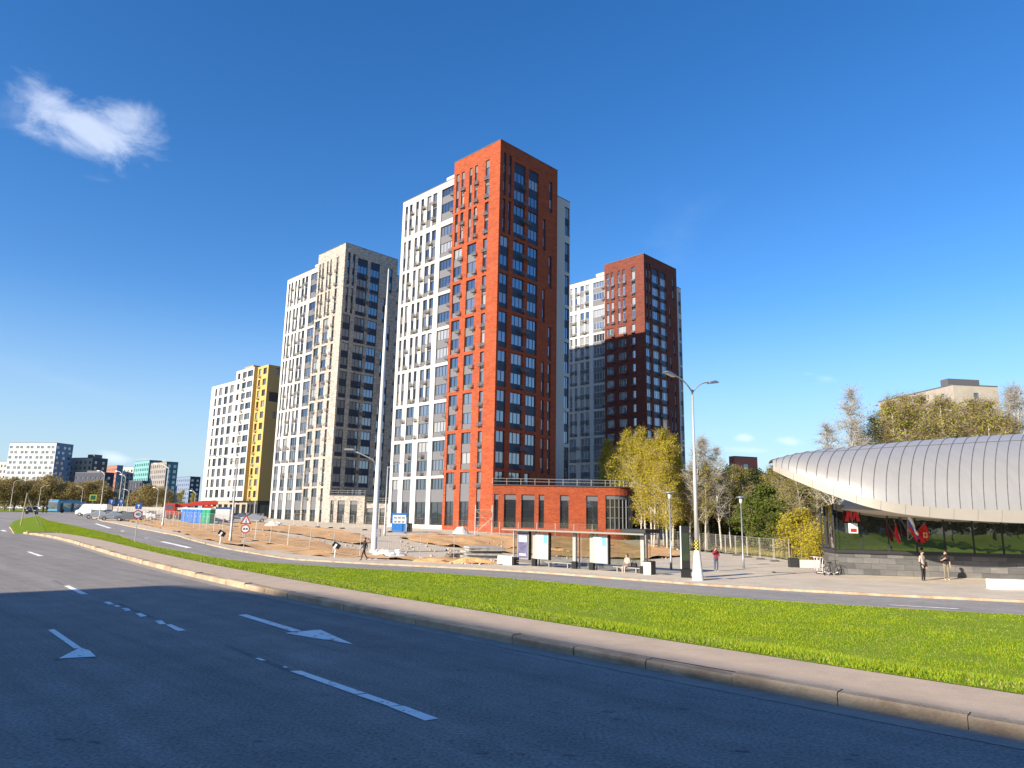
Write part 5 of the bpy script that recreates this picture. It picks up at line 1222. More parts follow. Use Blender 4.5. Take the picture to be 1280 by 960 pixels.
def lightbox(x0, x1, z0, z1, dark):
    mb = MB(); mb.box(x0, x1, -.16, .06, z0, z1); mb.box(x1+.001, x1+.08, -.17, .07, z0-.05, z1+.05, 1); o = mb.build('display_case', [shel, M['black']], T)
    f = MB(); f.box(x0+.05, x1-.05, -.172, -.161, z0+.06, z1-.06); p = f.build('poster', poster_d if dark else map_w, o)
    d = MB()
    w_ = x1-x0
    if dark:
        d.box(x0+.14*w_, x1-.14*w_, -.178, -.173, z0+.62*(z1-z0), z0+.86*(z1-z0)); d.box(x0+.2*w_, x1-.2*w_, -.178, -.173, z0+.12*(z1-z0), z0+.20*(z1-z0)); d.build('poster_block', mat('poster light', (.42,.42,.50), .5), o)
    else:
        d.box(x0+.62*w_, x1-.07*w_, -.178, -.173, z1-.38*(z1-z0), z1-.06*(z1-z0)); d.build('map_block', map_b, o)
        e = MB()
        for k in range(5): zz = z0+(.12+.09*k)*(z1-z0); e.box(x0+.12*w_, x0+(.3+.1*(k % 3))*w_, -.177, -.173, zz, zz+.025)
        e.build('map_lines', ink, o)
lightbox(sx(648,708), sx(664,709)-.05, .55, 2.45, True); lightbox(cols[0]+.17, sx(685.5,711), .62, 2.4, False); lightbox(cols[2]+.17, sx(760,716.5), .62, 2.4, False)
def litter(label, u, v):
    t = thing('litter_bin', label, 'litter bin', gp(u, v), angS); mb = MB(); mb.prism([(-.27,-.25),(.27,-.25),(.27,.25),(-.27,.25)], -.1, .88); mb.build('body', M['conc'], t, bevel=.03)
    mb = MB(); mb.box(.275,.32,-.26,.26,0,.9); mb.box(-.29,.29,-.27,.27,.885,.93); mb.build('lid', M['black'], t)
litter('concrete litter bin with a black lid at the right end of the bus shelter', 811.5, 720.5)
t = thing('concrete_block', 'low pale concrete block with a slatted dark end left of the bus shelter', 'concrete block', gp(638, 708), angS); mb = MB(); mb.box(-1.0,.35,-.3,.3,-.1,.72); mb.build('body', M['conc_white'], t, bevel=.03); mb = MB()
for k in range(5): mb.box(.353,.55,-.28,.28,.05+k*.13,.14+k*.13)
mb.build('slatted_end', M['dark'], t)
# totem
b = gp(858, 724.5); t = thing('info_totem', 'slim black information totem left of the two arm lamp', 'information totem', b, R(-14)); mb = MB(); mb.box(-.24,.24,-.14,.14,.62,3.1); mb.build('body', M['black'], t, bevel=.02)
mb = MB(); mb.box(-.31,-.243,-.13,.15,.62,3.1); mb.build('white_edge', map_w, t); mb = MB(); mb.box(-.30,.27,-.2,.2,-.1,.62); mb.build('plinth', M['black'], t, bevel=.02); mb = MB(); mb.box(-.19,.19,-.149,-.142,1.1,2.7); mb.build('screen', M['glassA'], t)
# plaza furniture
b = gp(1257, 738); t = thing('concrete_bench', 'white concrete block bench at the right edge of the plaza', 'bench', b, R(-4)); mb = MB(); mb.prism([(-.85,-.3),(.85,-.3),(.78,.3),(-.78,.3)], -.05, .56); mb.build('block', M['conc_white'], t, bevel=.03)
b = gp(992, 710); t = thing('planter_box', 'dark grey box beside the low beige wall by the mesh fence', 'planter', b, R(-8)); mb = MB(); mb.box(-.33,.33,-.3,.3,-.1,.75); mb.build('box', M['dark'], t, bevel=.02)
b = gp(1012, 710.5); t = thing('low_wall', 'low beige stub wall between the dark box and the scooters', 'low wall', b, R(-6)); mb = MB(); mb.box(-.75,.75,-.15,.15,-.1,.62); mb.build('wall', M['conc'], t, bevel=.02)
b = gp(981, 717.5); t = thing('fallen_barrier', 'thin dark rail lying on the plaza left of the scooters', 'barrier', b, R(-6)); mb = MB(); mb.cbox((0,0,.05),(1.5,.14,.08)); mb.cbox((-.7,0,.07),(.16,.4,.12)); mb.build('rail', M['dark'], t)
pinkish = mat('scooter lilac', (.42,.33,.40), .4)
def scooter(loc, rz, label, m, g):
    T = thing('kick_scooter', label, 'scooter', loc, rz, g); mb = MB(); mb.box(-.38,.36,-.08,.08,.13,.18); mb.cbox((-.50,0,.22),(.22,.09,.05),0,0,.4); mb.build('deck', m, T, bevel=.01)
    mb = MB(); mb.tube([(.40,0,.16),(.50,0,.3),(.40,0,1.12)], .028, 7); mb.tube([(.40,-.26,1.12),(.40,.26,1.12)], .02, 6); mb.build('steering_column', m, T, True)
    for x in (-.52, .55):
        mb = MB(); mb.M = Matrix.Translation((x,0,.11)) @ Matrix.Rotation(math.pi/2,4,'X'); mb.lathe([(.06,-.03),(.11,-.025),(.11,.025),(.06,.03)], 14); mb.build('wheel', M['black'], T)
sg_ = 'kick scooters parked at the plinth corner'
for i, (u, v, m) in enumerate(((1020,717.5,pinkish),(1026,718.8,map_w),(1032,719.2,pinkish),(1037,719.6,map_w))):
    scooter(gp(u, v), R(75+i*17), ('lilac kick scooter at the left end of the scooter row','white kick scooter second from the left in the scooter row','lilac kick scooter in front of the plinth corner','white kick scooter beside the black bicycle')[i], m, sg_)
b = gp(1041, 720.5); T = thing('bicycle', 'dark bicycle leaning by the granite plinth next to the scooters', 'bicycle', b, R(25))
for x in (-.5, .5):
    mb = MB(); mb.tube([(x+.33*math.cos(a*math.pi/10),0,.33+.33*math.sin(a*math.pi/10)) for a in range(21)], .02, 5); w_ = mb.build('wheel', M['black'], T)
    mb = MB()
    for a in range(6): mb.tube([(x,0,.33),(x+.32*math.cos(a*math.pi/3),0,.33+.32*math.sin(a*math.pi/3))], .004, 3)
    mb.build('spokes', M['galv'], w_)
mb = MB()
for P in ([(-.5,0,.33),(-.12,0,.3),(-.22,0,.82)],[(-.12,0,.3),(.34,0,.78),(-.2,0,.76)],[(-.5,0,.33),(-.2,0,.76)],[(.5,0,.33),(.34,0,.78),(.30,0,.98)]): mb.tube(P, .018, 6)
mb.build('frame', M['dark'], T); mb = MB(); mb.cbox((-.23,0,.86),(.26,.13,.06)); mb.build('saddle', M['black'], T); mb = MB(); mb.tube([(.26,-.27,1.0),(.32,0,.98),(.26,.27,1.0)], .015, 6); mb.build('handlebar', M['dark'], T)

# ---------------------------------------------------------------- signs
def post_sign(base, label, hgt, parts, r=.03, rz=0):
    T = thing('road_sign', label, 'road sign', base, rz); mb = MB(); mb.lathe([(r,-.2),(r,hgt)], 8); mb.build('post', M['galv'], T)
    for kind_, z in parts:
        if kind_ in ('round40', 'roundcar'):
            mb = MB(); mb.M = Matrix.Translation((0,-.05,z)) @ Matrix.Rotation(math.pi/2,4,'X'); mb.lathe([(.0,0),(.35,0),(.35,.02),(.0,.021)], 24, 0); pl_ = mb.build('plate', redS, T)
            mb = MB(); mb.M = Matrix.Translation((0,-.075,z)) @ Matrix.Rotation(math.pi/2,4,'X'); mb.lathe([(.0,0),(.27,0),(.27,.004),(.0,.005)], 24); mb.build('field', whiteS, pl_)
            if kind_ == 'round40':
                c = bpy.data.curves.new('number', 'FONT'); c.body = '40'; c.size = .36; c.align_x = 'CENTER'; c.align_y = 'CENTER'; c.extrude = .002
                o = bpy.data.objects.new('number', c); COL.objects.link(o); me = bpy.data.meshes.new_from_object(o); bpy.data.objects.remove(o); me.materials.append(M['black']); q = link(me, 'number', pl_); q.location = (0,-.084,z); q.rotation_euler = (math.pi/2,0,0)
            else:
                mb = MB()
                for x in (-.10, .10): mb.cbox((x,-.082,z-.02),(.15,.004,.09)); mb.cbox((x,-.082,z+.04),(.09,.004,.05))
                mb.build('pictogram', M['black'], pl_)
        elif kind_ == 'tri':
            def tr(s_, y0, y1):
                m_ = MB(); a = [m_.pt((s_*math.cos(t), y0, z+s_*math.sin(t))) for t in (math.pi/2, math.pi*7/6, math.pi*11/6)]; b = [m_.pt((s_*math.cos(t), y1, z+s_*math.sin(t))) for t in (math.pi/2, math.pi*7/6, math.pi*11/6)]
                m_.f += [a, b[::-1]] + [[a[i], b[i], b[(i+1)%3], a[(i+1)%3]] for i in range(3)]; m_.m += [0]*5; return m_
            p = tr(.50, -.07, -.05).build('plate', redS, T); tr(.33, -.078, -.072).build('field', whiteS, p); mb = MB(); mb.cbox((0,-.083,z+.02),(.05,.004,.22)); mb.cbox((0,-.083,z-.1),(.16,.004,.04)); mb.build('pictogram', M['black'], p)
        elif kind_ == 'walk':
            mb = MB(); mb.box(-.5,.5,-.07,-.05,z-.5,z+.5); p = mb.build('plate', mat('fluorescent sign', (.55,.62,.08), .5), T); mb = MB(); mb.box(-.36,.36,-.076,-.071,z-.36,z+.36); mb.build('field', mat('sign green', (.05,.20,.10), .5), p)
            mb = MB()
            for x in (-.15,.15): mb.cbox((x,-.08,z-.02),(.09,.004,.34)); mb.cbox((x,-.08,z+.2),(.09,.004,.08))
            mb.build('pictogram', M['black'], p)
        elif kind_ == 'blue':
            mb = MB(); mb.box(-.45,.45,-.07,-.05,z-.45,z+.45); p = mb.build('plate', mat('sign blue', (.03,.12,.40), .4), T); mb = MB(); mb.cbox((0,-.075,z-.08),(.11,.004,.42)); mb.cbox((-.10,-.075,z+.13),(.10,.004,.22),0,0,.7); mb.cbox((.10,-.075,z+.13),(.10,.004,.22),0,0,-.7); mb.build('arrow', whiteS, p)
def face(p): return math.atan2(p.x, p.y)*-1
b = gp(168, 681); D = math.hypot(b.x, b.y); h = top_h(171, 643, D)-b.z; post_sign(b, 'round red edged 40 speed limit sign on the grass edge', h+.3, [('round40', h)], rz=face(b))
b = gp(304, 692); D = math.hypot(b.x, b.y); post_sign(b, 'red triangle above a round red sign before the dirt slope', top_h(307,647,D)-b.z+.3, [('tri', top_h(307,651,D)-b.z), ('roundcar', top_h(307,661,D)-b.z)], rz=face(b))
for u, D, v, k, lab in ((114,135,622,'walk','yellow green crossing sign on a post left of the close lamps'),(138,140,627,'blue','dark blue square arrow sign beyond the fence, left of two'),(150,145,627,'blue','blue square arrow sign beyond the fence, right of two'),(172.5,120,632.5,'blue','blue arrow sign showing just above the 40 sign'),(62,210,625,'roundcar','small round sign left of the blue bus')):
    b = on(u, D); h = top_h(u, v, D)-b.z; post_sign(b, lab, h+.4, [(k, h)], rz=face(b))
for u, v, lab in ((274.5,682,'small black and white warning board on a leaning post before the lamp'),(418,698.5,'small black and white warning board near the walking person')):
    b = gp(u, v); T = thing('warning_board', lab, 'warning board', b, face(b)); mb = MB(); mb.tube([(0,0,-.1),(.05,0,1.0)], .05, 6); mb.build('post', whiteS, T); mb = MB(); mb.cbox((.1,-.06,1.05),(.62,.03,.4),0,0,.55); p = mb.build('board', M['black'], T); mb = MB(); mb.cbox((.0,-.08,.98),(.16,.02,.4),0,0,.55); mb.build('stripe', whiteS, p)
bark_p = mat('pale timber', (.40,.33,.22), .9); b = on(28, 100); hh = top_h(30, 616, 100)-b.z; T = thing('wooden_pole', 'leaning wooden pole with a long brace near the tip of the grass', 'pole', b); mb = MB(); mb.tube([(0,0,-.2),(.25,0,hh)], [.07,.05], 8); mb.build('pole', bark_p, T); mb = MB(); mb.tube([(.25,0,hh-.2),(1.25,1.5,0)], .05, 7); mb.build('brace', bark_p, T)

# ---------------------------------------------------------------- vehicles and site things
tyre = mat('tyre', (.015,.015,.015), .9); cglass = glass('car glass', (.015,.017,.02), .2)
def carmesh(L_=4.3, W_=1.75, Hh=1.48, van=False):
    if van: P = [(-L_/2,.35),(-L_/2,1.0),(-L_/2+.5,1.15),(-L_/2+1.15,Hh*.97),(-L_/2+1.5,Hh),(L_/2-.08,Hh),(L_/2,Hh-.15),(L_/2,.35)]
    else: P = [(-L_/2,.32),(-L_/2,.72),(-L_/2+.25,.86),(-L_/2+1.15,.97),(-L_/2+1.85,Hh-.06),(-L_/2+2.2,Hh),(L_/2-1.25,Hh-.02),(L_/2-.55,1.05),(L_/2-.08,.98),(L_/2,.75),(L_/2,.34)]
    mb = MB(); a = [mb.pt((x, -W_/2*(1 if z < 1.0 else .86), z)) for x, z in P]; b = [mb.pt((x, W_/2*(1 if z < 1.0 else .86), z)) for x, z in P]; n = len(P)
    for k in range(n): mb.f.append([a[k], a[(k+1)%n], b[(k+1)%n], b[k]]); mb.m.append(0)
    mb.f += [a[::-1], b]; mb.m += [0, 0]; return mb
def vehicle(loc, rz, label, paint, van=False, cat='car', group=None, L_=4.3, Hh=1.48, W_=1.75):
    T = thing('delivery_van' if van else 'parked_car', label, cat, loc, rz, group); carmesh(L_, W_, Hh, van).build('body', paint, T, bevel=.04)
    g = MB(); k = .86
    if van:
        for s_ in (-1, 1): g.box(-L_/2+1.25, -L_/2+2.1, s_*W_/2*k-(.012 if s_ < 0 else -.001)-.0, s_*W_/2*k+(.012 if s_ > 0 else -.001), Hh*.62, Hh*.88)
        g.cbox((-L_/2+.80,0,Hh*.76),(.04,W_*.78,.85),0,.62)
    else:
        for s_ in (-1, 1): y = s_*W_/2*k; g.box(-L_/2+1.75, L_/2-1.1, min(y, y+s_*.02), max(y, y+s_*.02), 1.04, Hh-.10)
        g.cbox((-L_/2+1.48,0,1.20),(.03,W_*.76,.58),0,.92); g.cbox((L_/2-.88,0,1.24),(.03,W_*.76,.62),0,-.72)
    g.build('windows', cglass, T)
    for x in (-L_/2+.8, L_/2-.8):
        for s_ in (-1, 1):
            w_ = MB(); w_.M = Matrix.Translation((x, s_*(W_/2-.09), .32)) @ Matrix.Rotation(math.pi/2,4,'X'); w_.lathe([(.2,-.11),(.32,-.10),(.32,.10),(.2,.11)], 16); w_.lathe([(.0,-.115),(.19,-.115),(.19,.115),(.0,.115)], 12, 1); w_.build('wheel', [tyre, M['galv']], T)
    for s_ in (-1, 1):
        h = MB(); h.cbox((-L_/2-.005, s_*W_*.36, .72),(.05,.3,.14)); h.build('headlight', whiteS, T); h = MB(); h.cbox((L_/2+.005, s_*W_*.38, .82),(.05,.22,.2)); h.build('tail_light', redS, T)
cw = mat('white car paint', (.62,.62,.60), .3); cg = mat('grey car paint', (.20,.21,.22), .3, .4); cs = mat('silver car paint', (.45,.46,.46), .3, .4); cd = mat('dark car paint', (.02,.022,.027), .25)
vehicle(on(40,168)+Vector((0,0,.02)), R(118), 'dark car waiting at the far junction by the grass tip', cd)
g_ = 'vehicles parked on the building site'
for u, D, rz, lab, m, van in ((116,150,R(10),'white van at the far left end of the site row',cw,True),(124,138,R(25),'white car right of the leftmost site van',cs,False),(143,132,R(30),'silver car behind the site fence under the three lamps',cs,False),(163,128,R(20),'grey car behind the blue arrow sign',cg,False),(181,136,R(6),'white car behind the 40 sign',cw,False),(213,148,R(8),'silver car left of the red crane truck',cs,False),(300,140,R(25),'white car before the yellow block, left of two',cw,False),(318,136,R(25),'silver car before the yellow block, right of two',cs,False),(268,128,R(12),'white van between the toilets and the blue container',cw,True)):
    vehicle(on(u, D)+Vector((0,0,.1)), rz, lab, m, van, 'van' if van else 'car', g_, 5.2 if van else 4.3, 2.2 if van else 1.48, 1.95 if van else 1.75)
# bus
b = on(83, 213); T = thing('city_bus', 'blue city bus turning at the far junction', 'bus', b, R(90)); bl = mat('bus blue', (.07,.26,.42), .35); mb = MB(); mb.box(-5.6,5.6,-1.25,1.25,.35,2.95); mb.build('body', bl, T, bevel=.12)
mb = MB(); mb.box(-4.6,5.2,-1.275,-1.252,1.25,2.35); mb.build('side_windows', cglass, T); mb = MB(); mb.box(-5.63,-5.603,-1.1,1.1,.95,2.6); mb.build('windscreen', cglass, T); mb = MB(); mb.box(-4.8,4.2,-.8,.8,2.97,3.2); mb.build('roof_unit', bl, T, bevel=.05)
for x in (-3.6, 3.0):
    w_ = MB(); w_.M = Matrix.Translation((x,-1.15,.48)) @ Matrix.Rotation(math.pi/2,4,'X'); w_.lathe([(.3,-.15),(.48,-.14),(.48,.14),(.3,.15)], 18); w_.build('wheel', tyre, T)
for x in (-4.2, .2): mb = MB(); mb.box(x-.55, x+.55, -1.285,-1.277,.45,2.4); mb.build('door', M['dark'], T)
# toilets
tb_, tg_ = mat('toilet blue', (.02,.14,.50), .45), mat('toilet green', (.01,.25,.14), .45); tw_ = mat('toilet roof', (.60,.62,.62), .5)
p0 = gp(231.5, 653.5); dt = Vector((.82,-.50,0)).normalized()
for i in range(7):
    p = p0 + dt*(1.05*i); p.z = Z(p.x, p.y)+.1; m = tg_ if i > 4 else tb_
    T = thing('portable_toilet', 'green portable toilet cabin at the right end of the row' if i == 6 else 'green portable toilet cabin second from the right end' if i == 5 else 'blue portable toilet cabin in the row on the site', 'toilet cabin', p, R(-31), 'portable toilets on the site')
    mb = MB(); mb.box(-.5,.5,-.5,.5,0,2.1); mb.build('cabin', m, T, bevel=.04); mb = MB(); mb.extrude_x([(-.54,2.1),(.54,2.1),(.3,2.32),(-.3,2.32)], -.52, .52); mb.build('roof', tw_, T)
    mb = MB(); mb.box(-.34,.34,-.53,-.502,.12,1.95); d_ = mb.build('door', m, T); mb = MB(); mb.box(.22,.28,-.56,-.532,.95,1.1); mb.build('handle', whiteS, d_)
# crane truck, container, kiosk
b = on(238, 142)+Vector((0,0,.1)); T = thing('crane_truck', 'red truck mounted crane with a folded boom behind the toilets', 'crane truck', b, R(15)); rd = mat('crane red', (.42,.035,.02), .5); ye = mat('crane yellow', (.55,.36,.03), .5)
mb = MB(); mb.box(-4,4,-1.2,1.2,.7,1.3); mb.build('chassis', rd, T); mb = MB(); mb.box(-4.2,-2.4,-1.2,1.2,1.3,2.9); c_b = mb.build('cab', rd, T, bevel=.08); mb = MB(); mb.box(-4.23,-4.203,-1,1,1.9,2.7); mb.box(-3.9,-2.8,-1.225,-1.203,1.9,2.6); mb.build('windows', cglass, c_b)
mb = MB(); mb.cbox((.4,0,2.75),(8.2,.6,.6),0,0,-.09); mb.cbox((2.2,0,3.2),(4.0,.45,.42),0,0,-.09); mb.cbox((3.0,0,1.9),(1.5,1.5,1.3)); mb.build('boom', rd, T, bevel=.04); mb = MB(); mb.cbox((4.3,-.5,1.6),(1.0,1.2,1.6)); mb.build('counterweight', ye, T, bevel=.06)
for x in (-3.2,-1.6,1.8,3.2): w_ = MB(); w_.M = Matrix.Translation((x,-1.1,.5)) @ Matrix.Rotation(math.pi/2,4,'X'); w_.lathe([(.3,-.18),(.5,-.17),(.5,.17),(.3,.18)], 16); w_.build('wheel', tyre, T)
b = on(281, 138)+Vector((0,0,.05)); T = thing('site_container', 'blue steel container with white corner posts before the yellow block', 'container', b, R(12)); mb = MB()
for i in range(12): mb.box(-1.45+i*.24,-1.45+i*.24+.12,-1.06,-1.0,.1,2.5)
mb.box(-1.5,1.5,-1,1,.05,2.55); mb.build('body', mat('container blue', (.03,.11,.30), .5), T); mb = MB()
for x in (-1.5,1.5): mb.box(x-.08,x+.08,-1.09,-.95,.0,2.6)
mb.build('corner_post', whiteS, T)
def kiosk(u, v):
    b = gp(u, v); T = thing('site_kiosk', 'blue kiosk with a white notice panel beside the white tower foot', 'kiosk', b, R(8)); mb = MB(); mb.box(-.95,.95,-.8,.8,0,2.35); mb.box(-1.02,1.02,-.86,.86,2.35,2.47); mb.build('cabin', mat('kiosk blue', (.02,.17,.50), .5), T, bevel=.02)
    mb = MB(); mb.box(-.82,.82,-.83,-.803,1.15,2.2); p = mb.build('notice_panel', whiteS, T); mb = MB()
    for x in (-.5,0,.5): mb.box(x-.17,x+.17,-.838,-.832,1.25,1.5); mb.box(x-.2,x+.2,-.838,-.832,1.75,2.0)
    mb.build('notices', mat('notice grey', (.20,.22,.26), .6), p); mb = MB(); mb.box(1.0,1.7,-.5,.5,0,1.2); mb.build('side_box', M['dark'], T)
kiosk(498.5, 665.5)
# scaffold tower, slabs, rubble, tarpaulin heap
b = gp(604, 669.5); T = thing('scaffold_tower', 'small steel scaffold tower against the red brick wall', 'scaffold', b, R(5))
for x in (-1.1,1.1):
    for y in (-.6,.6): mb = MB(); mb.tube([(x,y,-.1),(x,y,3.9)], .045, 6); mb.build('upright', M['galv'], T)
mb = MB()
for z in (.3,1.3,2.3,3.3):
    for y in (-.6,.6): mb.tube([(-1.1,y,z),(1.1,y,z)], .03, 5)
mb.tube([(-1.1,-.6,.3),(1.1,-.6,2.3)], .03, 5); mb.tube([(1.1,-.6,1.3),(-1.1,-.6,3.3)], .03, 5); mb.build('braces', M['galv'], T); mb = MB(); mb.box(-1.15,1.15,-.6,.6,2.95,3.02); mb.build('deck', bark_b, T)
slab_m = mat('stacked slab', (.34,.32,.29), .9, noise_s=2, noise_a=.3)
b = gp(601, 699.5); sgp_ = 'concrete slabs stacked on the site'
for i in range(6):
    T = tag(MB_o := None or (lambda mb: (mb.cbox((0,0,.09),(3.1,1.7,.15)), mb.build('concrete_slab', slab_m, None, bevel=.01))[1])(MB()), 'grey concrete slab in the skewed stack left of the bus shelter', 'slab', sgp_)
    T.location = b + Vector((random.uniform(-.25,.25)+(.35 if i > 3 else 0), random.uniform(-.15,.15), .02+i*.175)); T.rotation_euler = (0, 0, R(18)+random.uniform(-.12,.12)); T.rotation_euler.y = random.uniform(-.015,.015)
T = None
for i in range(4):
    t = thing('pallet', 'wooden pallet leaning by the slab stack' if i == 3 else 'weathered wooden pallet under the slab stack, left end', 'pallet', b+Vector((-2.4+.1*i, .2, .02+.16*i)) if i < 3 else b+Vector((2.3,.3,.0)), R(20+7*i), 'pallets by the slabs'); mb = MB()
    for k in range(6): mb.box(-.6,.6,-.4+k*.16-.05,-.4+k*.16+.05,.10,.13)
    mb.build('deck_boards', slab_m, t); mb = MB()
    for y in (-.36,0,.36): mb.box(-.6,.6,y-.05,y+.05,0,.098)
    mb.build('bearers', bark_b, t)
def heap(name, label, cat, loc, w_, d_, h_, m, seed, kindstuff=None, n=16, rough=.35):
    mb = MB(); g = []
    for j in range(n+1):
        r_ = []
        for i in range(n+1):
            x, y = (i/n-.5)*2, (j/n-.5)*2; k = max(0, 1-(x*x+y*y)); z = h_*k**.7*(1+rough*noise.noise((x*2.3+seed,y*2.3,seed)))*(k > 0) + h_*rough*.4*noise.noise((x*7,y*7,seed))*k**.5
            r_.append(mb.pt((x*w_*.5, y*d_*.5, z-.08)))
        g.append(r_)
    for j in range(n):
        for i in range(n): mb.f.append([g[j][i], g[j][i+1], g[j+1][i+1], g[j+1][i]]); mb.m.append(0)
    o = mb.build(name, m); o.location = loc; tag(o, label, cat); return o
tarp = mat('pale sheeting', (.50,.49,.47), .6, noise_s=2, noise_a=.15)
heap('tarpaulin_heap', 'pale sheet covered heap at the foot of the red tower', 'heap', gp(576, 667.5), 2.3, 1.4, 1.0, tarp, 3)
heap('rubble_heap', 'heap of broken white concrete right of the tall mast', 'rubble', gp(487, 697), 3.4, 2.4, .55, M['conc_white'], 8, rough=.8)
for i in range(9):
    u, v = 470+random.uniform(0,34), 692+random.uniform(0,7); T = thing('broken_slab', 'broken pale concrete slab lying in the rubble by the mast', 'broken slab', gp(u, v)+Vector((0,0,.15)), random.uniform(0,3), 'broken slabs by the mast'); mb = MB(); mb.cbox((0,0,.1),(random.uniform(.5,1.1),random.uniform(.3,.6),.1),0,0,random.uniform(-.7,.7),random.uniform(-.4,.4)); mb.build('slab', M['conc_white'], T)
heap('rubble_heap', 'low heap of white rubble on the paving before the speckled tower', 'rubble', gp(342, 658.5), 3.0, 2.2, .8, M['conc_white'], 5, rough=.7)
heap('soil_heap', 'long low heap of clods at the near edge of the site', 'soil heap', gp(590, 706), 5.5, 1.6, .45, M['dirt'], 12, rough=.8, n=24)
heap('soil_heap', 'heap of brown clods right of the rubble at the site edge', 'soil heap', gp(545, 704.5), 4.5, 1.4, .35, M['dirt'], 15, rough=.8, n=24)
heap('soil_heap', 'brown earth mound with a dark spoil top left of the glass shelter', 'soil heap', gp(700, 693), 3.0, 1.6, .6, M['dirt'], 19, rough=.6, n=20)
mb = MB(); r_ = random.Random(3)
for _ in range(900):
    u, v = r_.choice(((r_.uniform(180,450), r_.uniform(655,697)), (r_.uniform(500,850), r_.uniform(670,700)), (r_.uniform(460,640), r_.uniform(699,708))))
    if u < 455 and v > np.interp(u, (150,235,330,455), (648,667.5,686,697.5)): continue
    if u > 455 and v > 702 and u < 560: continue
    p = gp(u, v); q = r_.uniform(.05,.2); mb.cbox((p.x, p.y, p.z+.13), (q*r_.uniform(.8,1.6), q, q*.8), 0, r_.uniform(0,3), r_.uniform(-.5,.5), r_.uniform(-.5,.5), r_.uniform(.4,.9))
tag(mb.build('clods', [mat('clod', (.36,.23,.12), .95, noise_s=.3, col2=(.46,.42,.36))]), 'clods and stones strewn over the orange earth of the site', 'clods', kind='stuff')
T = thing('site_hoarding', 'grey board hoarding with brown lower band behind the site cars', 'hoarding', on(205, 152), R(12)); mb = MB(); mb.box(-9,9,-.04,.04,.6,2.0); mb.build('boards', M['conc'], T); mb = MB(); mb.box(-9,9,-.05,.05,-.2,.598); mb.build('lower_boards', bark_b, T)
mb = MB(); 
for i in range(10): mb.box(-9+2*i-.04,-9+2*i+.04,.05,.13,-.2,2.0)
mb.build('hoarding_posts', M['galv'], T)

# ---------------------------------------------------------------- people
skin = mat('skin', (.42,.26,.19), .6); hair_d = mat('dark hair', (.03,.02,.015), .6); hair_b = mat('brown hair', (.12,.06,.035), .6); shoe = mat('shoe', (.03,.03,.032), .6); shoe_w = mat('pale shoe', (.5,.5,.48), .6); eye_m = mat('eye', (.02,.02,.02), .3)
BASE = dict(hip=(0,0,.94), waist=(0,.0,1.08), chest=(0,0,1.30), neck=(0,.0,1.47), jaw=(0,-.015,1.55), head=(0,-.01,1.64), top=(0,.0,1.73), nose=(0,-.125,1.61))
LIMB = dict(sho=(.175,0,1.40), elb=(.215,.03,1.13), wri=(.215,-.04,.89), han=(.215,-.07,.81), thi=(.095,0,.89), kne=(.10,-.02,.49), ank=(.10,.025,.09), toe=(.11,-.14,.035))
RAD = dict(hip=.145, waist=.125, chest=.145, neck=.055, jaw=.072, head=.098, top=.065, nose=.014, sho=.075, elb=.047, wri=.031, han=.036, thi=.088, kne=.060, ank=.042, toe=.034)
